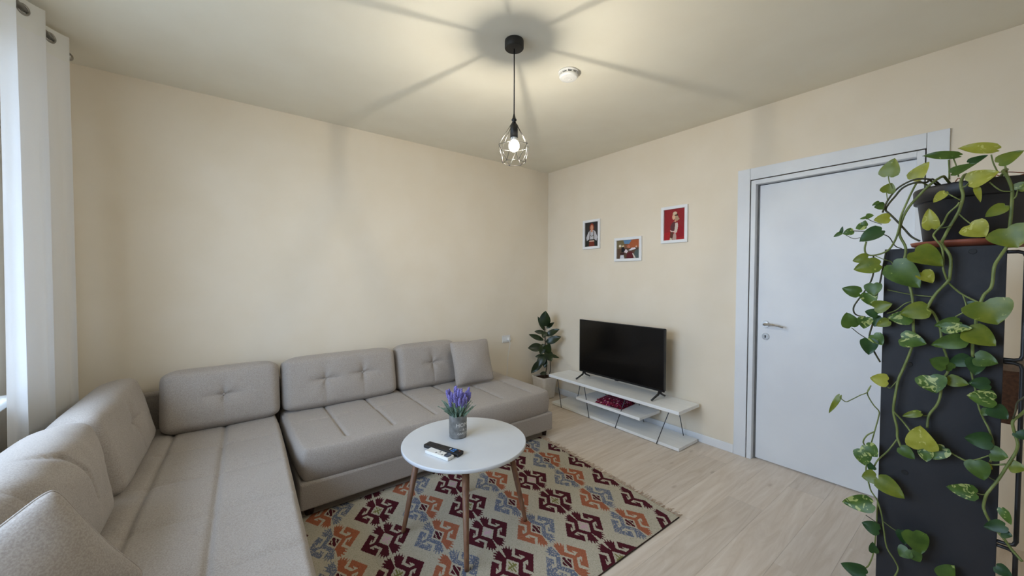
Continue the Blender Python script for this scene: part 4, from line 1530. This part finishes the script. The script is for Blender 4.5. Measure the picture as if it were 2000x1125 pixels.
random.seed(21)
RL = [((1064.7, 637), (1065.6, 607), 18, .03), ((1063, 645), (1050, 618), 7, 0), ((1068, 641), (1082.5, 629.7), 7, -.03), ((1067, 655), (1092.6, 643), 10, .02),
      ((1064.7, 650), (1043.6, 647.5), 7, .01), ((1061, 664), (1032.6, 653), 8, .02), ((1067, 669), (1096, 657.6), 12, .03), ((1060, 678), (1031, 680), 14, .04),
      ((1065, 690), (1074, 671), 14, .06), ((1062, 672), (1055.4, 693), 11, .05), ((1067, 686), (1077, 706), 15, .06), ((1063, 694), (1045, 697), 6, .01),
      ((1070, 692), (1092, 699), 6, .01), ((1060, 703), (1037, 729), 12, .04), ((1063, 692), (1052, 718), 14, .06), ((1065.5, 703), (1064, 719), 8, .05), ((1067, 728), (1054, 731), 6, .03),
      ((1066, 648), (1060, 660), 9, .05)]
for b_, t_, w_, off in RL:
    b3, t3 = rpp(b_[0], b_[1], off * 0.4), rpp(t_[0], t_[1], off)
    wm = w_ * (b3 - CAM).dot(_fw) / FPX * 1.25
    place_leaf('leaf', b3, t3, wm, -VD + Vector((0, 0, 0.5)) + Vector((random.uniform(-.3, .3), random.uniform(-.3, .3), 0)), LEAF['R'], rp, False, 0.2, 0.10, rpp(1065.5, b_[1] + 5), M['stem_dark'])

# ================================================================== SHELF UNIT, RIGHT FOREGROUND
PX0 = -1.40
unit = tag(empty('shelf_unit', (PX0, -3.303, 0)), 'anthracite shelf unit with black wire brackets beside the door', 'shelf')
UY0, UY1, UZ = -3.4305, -3.175, 1.477
box('side_panel', (PX0, UY0, 0.0), (PX0 + 0.018, UY1, UZ), M['anthracite'], unit, 0.0015)
box('side_panel', (-0.60, UY0, 0.0), (-0.582, UY1, UZ), M['anthracite'], unit, 0.0015)
for z in (0.06, 0.40, 0.74):
    box('shelf_board', (PX0 + 0.018, UY0 + 0.006, z), (-0.60, UY1 - 0.004, z + 0.02), M['dark_wood'], unit, 0.0015)
box('top_board', (PX0 + 0.018, UY0 + 0.002, UZ - 0.02), (-0.60, UY1 - 0.002, UZ), M['anthracite'], unit, 0.0015)
bm = bmesh.new()
tri = [(-3.425, 1.050), (-3.492, 1.050), (-3.492, 1.030), (-3.452, 0.86), (-3.425, 0.86)]
va = [bm.verts.new(Vector((-0.98, y_, z_)) - unit.location) for y_, z_ in tri]
vb = [bm.verts.new(Vector((-0.62, y_, z_)) - unit.location) for y_, z_ in tri]
bm.faces.new(va[::-1])
bm.faces.new(vb)
for k in range(5):
    bm.faces.new((va[k], va[(k + 1) % 5], vb[(k + 1) % 5], vb[k]))
bm_obj('wooden_bracket', bm, M['dark_wood'], unit)
for za, zb in ((492, 702), (708, 1062), (1072, 1330)):
    a = at(1968, za, 0, PX0 + 0.006)
    b = at(1963, zb, 0, PX0 + 0.006)
    out = 0.034
    x = PX0 + 0.008
    pts = [(x, UY0 + 0.02, a.z), (x, UY0 - out + 0.015, a.z), (x, UY0 - out + 0.004, a.z - 0.004), (x, UY0 - out, a.z - 0.015),
           (x, UY0 - out, b.z + 0.015), (x, UY0 - out + 0.004, b.z + 0.004), (x, UY0 - out + 0.015, b.z), (x, UY0 + 0.02, b.z)]
    tube('wire_bracket', pts, 0.0052, M['black_metal'], unit, 8)
for px, py in ((1900, 491), (1776, 711.5), (1767, 922.7)):
    c = at(px, py, 0, PX0) - unit.location
    bm = bmesh.new()
    disc_x(bm, c, 0.0085, c.x + 0.001, c.x - 0.0022, 16)
    bm_obj('screw_cap', bm, M['black_hole'], unit)

# planter and pothos
QX, QY = -1.262, -3.362
pothos = tag(empty('pothos_plant', (QX, QY, UZ)), 'trailing pothos in a black planter on top of the shelf unit', 'potted plant')
lathe('saucer', [(0, 0.001), (0.115, 0.001), (0.138, 0.012), (0.141, 0.022), (0.136, 0.022), (0.120, 0.010), (0, 0.008)], M['terracotta'], pothos, 48, (QX, QY, UZ))
lathe('planter', [(0, 0.009), (0.105, 0.009), (0.110, 0.014), (0.126, 0.150), (0.128, 0.152), (0.136, 0.154), (0.138, 0.195), (0.136, 0.200), (0.130, 0.200), (0.126, 0.182), (0, 0.180)], M['pot_black'], pothos, 48, (QX, QY, UZ))
lathe('soil', [(0.127, 0.183), (0.08, 0.190), (0, 0.194)][::-1], M['soil'], pothos, 24, (QX, QY, UZ))
random.seed(31)
for k in range(9):
    a = random.uniform(0, 2 * PI)
    p = Vector((QX - 0.03 + 0.05 * math.cos(a), QY - 0.03 + 0.05 * math.sin(a), UZ + 0.190))
    pts = [p, p + Vector((random.uniform(-.02, .02), random.uniform(-.03, .03), random.uniform(.01, .03))), p + Vector((random.uniform(-.04, .04), random.uniform(-.06, .06), 0.012))]
    tube('aerial_root', spline(pts, 4), 0.0015, M['root'], pothos, 5)


def pp(px, py, off):
    return at(px, py, 0, PX0 - off)


VINES = [
    (([1812, 350], [1790, 350], [1765, 360], [1747, 374], [1732, 395], [1724, 415]), 'stem_dark', 0.0032, 0.030),
    (([1805, 356], [1783, 358], [1762, 368], [1748, 384], [1736, 398], [1730, 410], [1738, 418], [1752, 432], [1765, 446], [1780, 462], [1797, 471]), 'stem_dark', 0.0034, 0.022),
    (([1785, 368], [1770, 398], [1759, 425], [1756, 445], [1748, 470], [1733, 490], [1707, 498.7], [1692, 496], [1689, 485], [1692, 472]), 'stem_green', 0.0032, 0.032),
    (([1835, 345], [1815, 362], [1795, 382], [1775, 405], [1762, 430], [1757, 458], [1769, 484], [1766, 513], [1770, 540], [1778, 563], [1783, 591], [1784, 640], [1786, 662], [1776, 692], [1762, 725], [1755, 741], [1749, 770], [1745, 803], [1752, 835], [1753, 855], [1760, 873]), 'stem_green', 0.0042, 0.026),
    (([1745, 803], [1765, 825], [1780, 845]), 'stem_green', 0.0030, 0.028),
    (([1753, 857], [1735, 880], [1715, 898], [1706, 914]), 'stem_green', 0.0028, 0.022),
    (([1706, 500], [1707, 520], [1705, 537], [1699.6, 552], [1687, 571.6], [1669, 596], [1667.6, 609], [1675, 616], [1690, 619]), 'stem_dark', 0.0028, 0.024),
    (([1731, 490], [1728, 505], [1724, 525], [1718, 555], [1712, 580], [1709, 605], [1706.7, 618], [1704, 634], [1698, 656], [1702, 672], [1707, 686], [1719, 707]), 'stem_dark', 0.0030, 0.014),
    (([1663, 640], [1678, 652], [1694, 662]), 'stem_dark', 0.0016, 0.022),
    (([1640, 776], [1651.5, 784.5], [1662, 781], [1680, 772], [1694, 766], [1701, 753]), 'stem_green', 0.0018, 0.026),
    (([1701, 753], [1694, 766], [1698, 778], [1707, 792], [1716.5, 803], [1716, 814], [1708, 843], [1702, 864]), 'stem_green', 0.0022, 0.020),
    (([1708, 843], [1694, 850], [1686, 862], [1690, 872], [1697, 890], [1692, 910], [1692, 925], [1697, 944], [1701, 958], [1708, 969], [1714, 979], [1721.7, 1004], [1726, 1033], [1732, 1068.5], [1746.6, 1093], [1754, 1109.5], [1749, 1123], [1740, 1135]), 'stem_green', 0.0026, 0.022),
    (([1728, 751.6], [1737, 758], [1742, 755], [1754.7, 741]), 'stem_green', 0.0018, 0.024),
    (([1691, 1006], [1710, 1019], [1722, 1026]), 'stem_dark', 0.0015, 0.018),
    (([1726, 1019], [1740, 1030], [1757, 1041]), 'stem_green', 0.0015, 0.020),
    (([1714, 979], [1712, 1020], [1707, 1075], [1697, 1103], [1688, 1113], [1680, 1140]), 'stem_green', 0.0024, 0.012),
    (([1878, 343], [1876.5, 359.5], [1881, 382.7], [1874.7, 407.5], [1869, 420], [1855, 443], [1845, 462], [1840, 476], [1851.6, 493], [1857, 507.6], [1855, 539.6], [1850.7, 550], [1826.7, 575], [1810.7, 602]), 'stem_green', 0.0046, 0.034),
    (([1874, 395], [1869, 402], [1851.6, 418], [1841, 438], [1824, 457], [1827, 467], [1839, 482.7], [1842.7, 507.6], [1842, 525], [1850, 548]), 'stem_green', 0.0030, 0.042),
    (([1850, 550], [1876.4, 573], [1913.8, 592]), 'stem_green', 0.0030, 0.030),
    (([1881, 577], [1887, 603.6], [1866, 618.7]), 'stem_green', 0.0022, 0.030),
    (([1733, 566], [1778, 575], [1820, 579], [1826, 575]), 'stem_green', 0.0018, 0.020),
    (([1733, 612], [1750, 606], [1768, 593], [1785, 588]), 'stem_green', 0.0020, 0.020),
    (([1954, 334], [1965, 342], [1970.7, 352], [1977, 372], [1976, 402], [1972.4, 443], [1968, 470], [1965, 484], [1952, 503], [1942, 522], [1937, 559], [1922.7, 575], [1916, 589], [1908, 610], [1905, 640], [1900, 665], [1900, 695]), 'stem_green', 0.0044, 0.036),
    (([1933, 356], [1945, 366], [1958, 373], [1976, 374]), 'stem_green', 0.0020, 0.040),
    (([1894, 356], [1885, 364], [1878, 366]), 'stem_green', 0.0020, 0.046),
    (([1846, 375], [1862, 384], [1876, 391]), 'stem_green', 0.0018, 0.046),
    (([1897, 438], [1884, 428], [1873, 418]), 'stem_green', 0.0020, 0.044),
    (([1988, 370], [1984, 384], [1976, 390]), 'stem_green', 0.0018, 0.040),
    (([1963, 402], [1976, 402]), 'stem_green', 0.0018, 0.038),
    (([1821, 441], [1838, 445], [1855, 442]), 'stem_green', 0.0018, 0.040),
    (([1811, 602], [1824, 612], [1836, 640], [1840, 670], [1850, 700], [1851.6, 725], [1841, 742.7], [1837, 771], [1830, 790.7], [1814, 812], [1811, 836]), 'stem_green', 0.0038, 0.022),
    (([1797, 812], [1814, 812]), 'stem_green', 0.0016, 0.022),
    (([1900, 695], [1896, 720], [1905, 762], [1908, 780], [1913, 799.5], [1922, 820], [1931.6, 839], [1940, 866], [1938, 890], [1934, 902]), 'stem_green', 0.0028, 0.020),
    (([1846, 878], [1885, 899.6], [1903, 902], [1932, 908], [1965, 906.7]), 'stem_green', 0.0028, 0.026),
    (([1885, 899], [1905, 898], [1931, 890]), 'stem_green', 0.0020, 0.020),
    (([2004, 800], [1992, 811], [1978, 823], [1980, 840], [1983, 850], [1988, 868], [1983, 885], [1970, 905], [1951, 935], [1935, 955], [1926, 968], [1921, 988], [1924, 1000], [1932, 1016], [1945, 1034], [1960, 1051], [1976, 1073], [1997, 1097]), 'stem_green', 0.0040, 0.034),
    (([1906.7, 962.7], [1918, 966], [1927, 965]), 'stem_green', 0.0014, 0.026),
    (([1924, 927], [1938, 936], [1948, 940]), 'stem_green', 0.0014, 0.026),
    (([2002, 775], [1990, 783], [1985, 791], [1983, 805], [1978, 818]), 'stem_dark', 0.0024, 0.040),
    (([1735, 343], [1737, 356], [1742, 366], [1748, 374]), 'stem_green', 0.0018, 0.032),
    (([1731.5, 376], [1733, 390]), 'stem_green', 0.0015, 0.034),
    (([1647, 456], [1666, 466], [1680, 464]), 'stem_dark', 0.0013, 0.03),
    (([1666, 451], [1690, 452], [1712, 455], [1735, 462], [1748, 480], [1762, 486]), 'stem_dark', 0.0018, 0.016),
    (([1691, 426], [1706, 433], [1722, 438]), 'stem_dark', 0.0013, 0.03),
    (([1710, 500], [1727, 507], [1740, 511], [1744, 517]), 'stem_green', 0.0016, 0.030),
    (([1853, 312], [1854, 330], [1854, 350]), 'stem_green', 0.0026, -0.030),
    (([1862, 309], [1868, 325], [1872, 345]), 'stem_green', 0.0020, -0.030),
    (([1936, 302], [1940, 318], [1948, 335]), 'stem_green', 0.0020, -0.020),
    (([1963, 325], [1966, 336], [1968, 346]), 'stem_green', 0.0026, 0.005),
]
for pts, mk, r_, off in VINES:
    P3 = [pp(q[0], q[1], off + 0.006 * math.sin(i * 1.7 + q[1] * 0.05)) for i, q in enumerate(pts)]
    if pts[0][1] < 372 and pts[0][0] > 1780 and off > 0.015 and len(pts) > 4:
        # the stem climbs over the rim out of the soil
        q0 = P3[0]
        top = UZ + 0.206
        P3 = [Vector((QX - 0.04, q0.y * 0.6 + QY * 0.4, UZ + 0.185)), Vector((PX0 + 0.03, q0.y - 0.01, top + 0.012)), Vector((q0.x + 0.008, q0.y - 0.004, max(q0.z, top)))] + P3[1:]
    tube('vine', spline(P3, 5), r_ * 0.86, M[mk], pothos, 7)

# base px, tip px, width px, colour, distance in front of the panel
PL = [
    ((1735, 343.5), (1747.6, 309), 32, 'H', .035), ((1731.5, 376), (1742, 357), 23, 'H', .036), ((1727, 402), (1707, 405), 17, 'G', .035), ((1717, 394), (1703, 402), 7, 'G', .04),
    ((1692, 423.5), (1707, 421), 13, 'G', .035), ((1695, 424), (1679, 428), 6, 'G', .035), ((1737, 426), (1706, 430), 21, 'Y', .04), ((1690, 440), (1671, 447), 17, 'V', .035),
    ((1689, 441), (1690, 430), 12, 'G', .035), ((1666, 451), (1646, 457), 15, 'V', .035), ((1644, 454), (1628, 463), 8, 'G', .035), ((1643, 454), (1646, 442), 6, 'D', .04),
    ((1722, 450), (1679, 472), 32, 'D', .045), ((1695, 503), (1665, 510), 20, 'H', .04), ((1718, 517), (1667, 527), 32, 'H', .050), ((1743, 517), (1797, 562), 46, 'G', .055),
    ((1786, 492), (1841, 520), 46, 'H', .060), ((1800, 532), (1822, 553), 26, 'Y', .050), ((1679, 572.4), (1644.5, 563), 23, 'G', .035), ((1706, 554), (1707, 578), 28, 'G', .045),
    ((1694, 572), (1704, 598), 26, 'V', .040), ((1708.5, 601), (1743, 593), 25, 'H', .045), ((1714, 614), (1689, 608), 19, 'D', .040), ((1663, 638), (1653, 610), 28, 'G', .035),
    ((1690, 620), (1687, 642), 23, 'V', .040), ((1722, 620), (1707, 638), 20, 'D', .032), ((1736, 627), (1711, 637), 18, 'H', .045), ((1779, 622), (1733, 620), 28, 'V', .048),
    ((1812, 604), (1757, 613), 36, 'H', .055), ((1697, 662.7), (1696.5, 693), 27, 'D', .045), ((1706, 654), (1724, 674), 23, 'V', .038), ((1761, 660), (1810, 672), 33, 'V', .050),
    ((1733, 744), (1699, 738), 26, 'Y', .040), ((1640, 773), (1619, 807), 10, 'H', .030), ((1798, 807), (1762, 813), 14, 'H', .035),
    ((1684, 879), (1689, 909), 28, 'V', .035), ((1690.7, 869), (1714, 893), 27, 'V', .042), ((1705, 917), (1697, 900), 13, 'D', .036), ((1711, 931), (1683, 931), 26, 'H', .045),
    ((1716, 935), (1767, 974), 32, 'H', .050), ((1803, 876), (1797, 831), 46, 'Y', .060), ((1759, 874), (1787, 897), 21, 'G', .052), ((1807, 878), (1810, 902), 22, 'V', .050),
    ((1846, 875), (1822, 897), 25, 'V', .048), ((1935, 862), (1883, 855), 33, 'D', .040), ((1935, 884), (1970, 893), 30, 'G', .045), ((1905, 900), (1922, 938), 34, 'G', .050),
    ((1922, 907), (1939, 917), 15, 'Y', .040), ((1906, 963.6), (1848, 950), 30, 'V', .045), ((1972, 910), (2006, 916), 25, 'H', .045), ((1936, 796), (1969, 819), 30, 'D', .040),
    ((1841, 641), (1902, 641), 22, 'V', .055), ((1873, 628), (1824, 637), 22, 'G', .046), ((1883, 664), (1818, 674), 30, 'G', .060), ((1890, 645), (1945, 676), 42, 'H', .055),
    ((1922, 590), (1948, 634), 66, 'H', .065), ((1893, 600), (1914, 590), 20, 'D', .035), ((1847, 714), (1815, 702), 30, 'G', .050), ((1893, 700), (1852, 712), 26, 'D', .035),
    ((1905, 698), (1950, 710), 32, 'G', .050), ((1905, 700), (1904, 733), 28, 'D', .045), ((1852, 741), (1893, 751), 23, 'H', .035), ((1932, 751), (1891, 748), 27, 'D', .034),
    ((1816, 734), (1829, 768), 44, 'V', .055), ((1942, 781), (1888, 772), 35, 'V', .045), ((1873, 304), (1802, 305), 20, 'G', -.03), ((1947, 292), (1871, 290), 26, 'Y', -.02),
    ((1893, 318), (1930, 303), 17, 'D', -.02), ((1859, 338), (1908, 319), 20, 'G', .0), ((1951, 318), (2000, 294), 26, 'H', .01), ((1892, 355), (1952, 335), 34, 'Y', .055),
    ((1907, 366), (1915, 395), 10, 'Y', .05), ((1783, 350), (1815, 316), 26, 'Y', .02), ((1846, 375), (1823, 396), 16, 'Y', .05), ((1819.6, 446), (1814, 407), 24, 'Y', .05),
    ((1963, 402), (1924, 424), 23, 'H', .05), ((1893, 440), (1926, 462), 40, 'Y', .062), ((1988, 371), (2004, 354), 24, 'H', .04), ((1966, 446), (1988, 484), 58, 'H', .062),
    ((1703, 984), (1645, 980), 32, 'V', .035), ((1716, 1036), (1683, 1020), 25, 'D', .032), ((1707, 1079), (1704, 1058), 15, 'D', .030), ((1691, 1122), (1642, 1100), 30, 'D', .040),
    ((1760, 1036), (1768, 1064), 18, 'D', .035), ((1783, 1038), (1799, 1082), 38, 'G', .050), ((1774, 1074), (1757, 1086), 24, 'G', .045), ((1780, 1074), (1797, 1098), 26, 'G', .048),
    ((1842, 1128), (1864, 1104), 28, 'G', .035), ((1963, 1027), (1921, 1029), 23, 'D', .045), ((1956, 1040), (1978, 1047), 19, 'D', .046), ((1956, 993), (1975, 1025), 15, 'V', .04),
    ((1946, 1106), (1978, 1128), 22, 'D', .045), ((1990, 842), (2008, 860), 24, 'D', .040), ((1930, 800), (1918, 812), 14, 'G', .03), ((1860, 720), (1838, 706), 18, 'G', .04),
]
random.seed(77)
for b_, t_, w_, ck, off in PL:
    b3 = pp(b_[0], b_[1], off * 0.8)
    t3 = pp(t_[0], t_[1], off * 0.9)
    wm = w_ * (b3 - CAM).dot(_fw) / FPX * 1.06
    nrm = Vector((-1.0, random.uniform(-0.35, 0.25), random.uniform(0.1, 0.55)))
    rr = place_leaf('leaf', b3, t3, wm, nrm, LEAF[ck], pothos, True, random.uniform(0.12, 0.3), random.uniform(0.05, 0.14), rows=9)
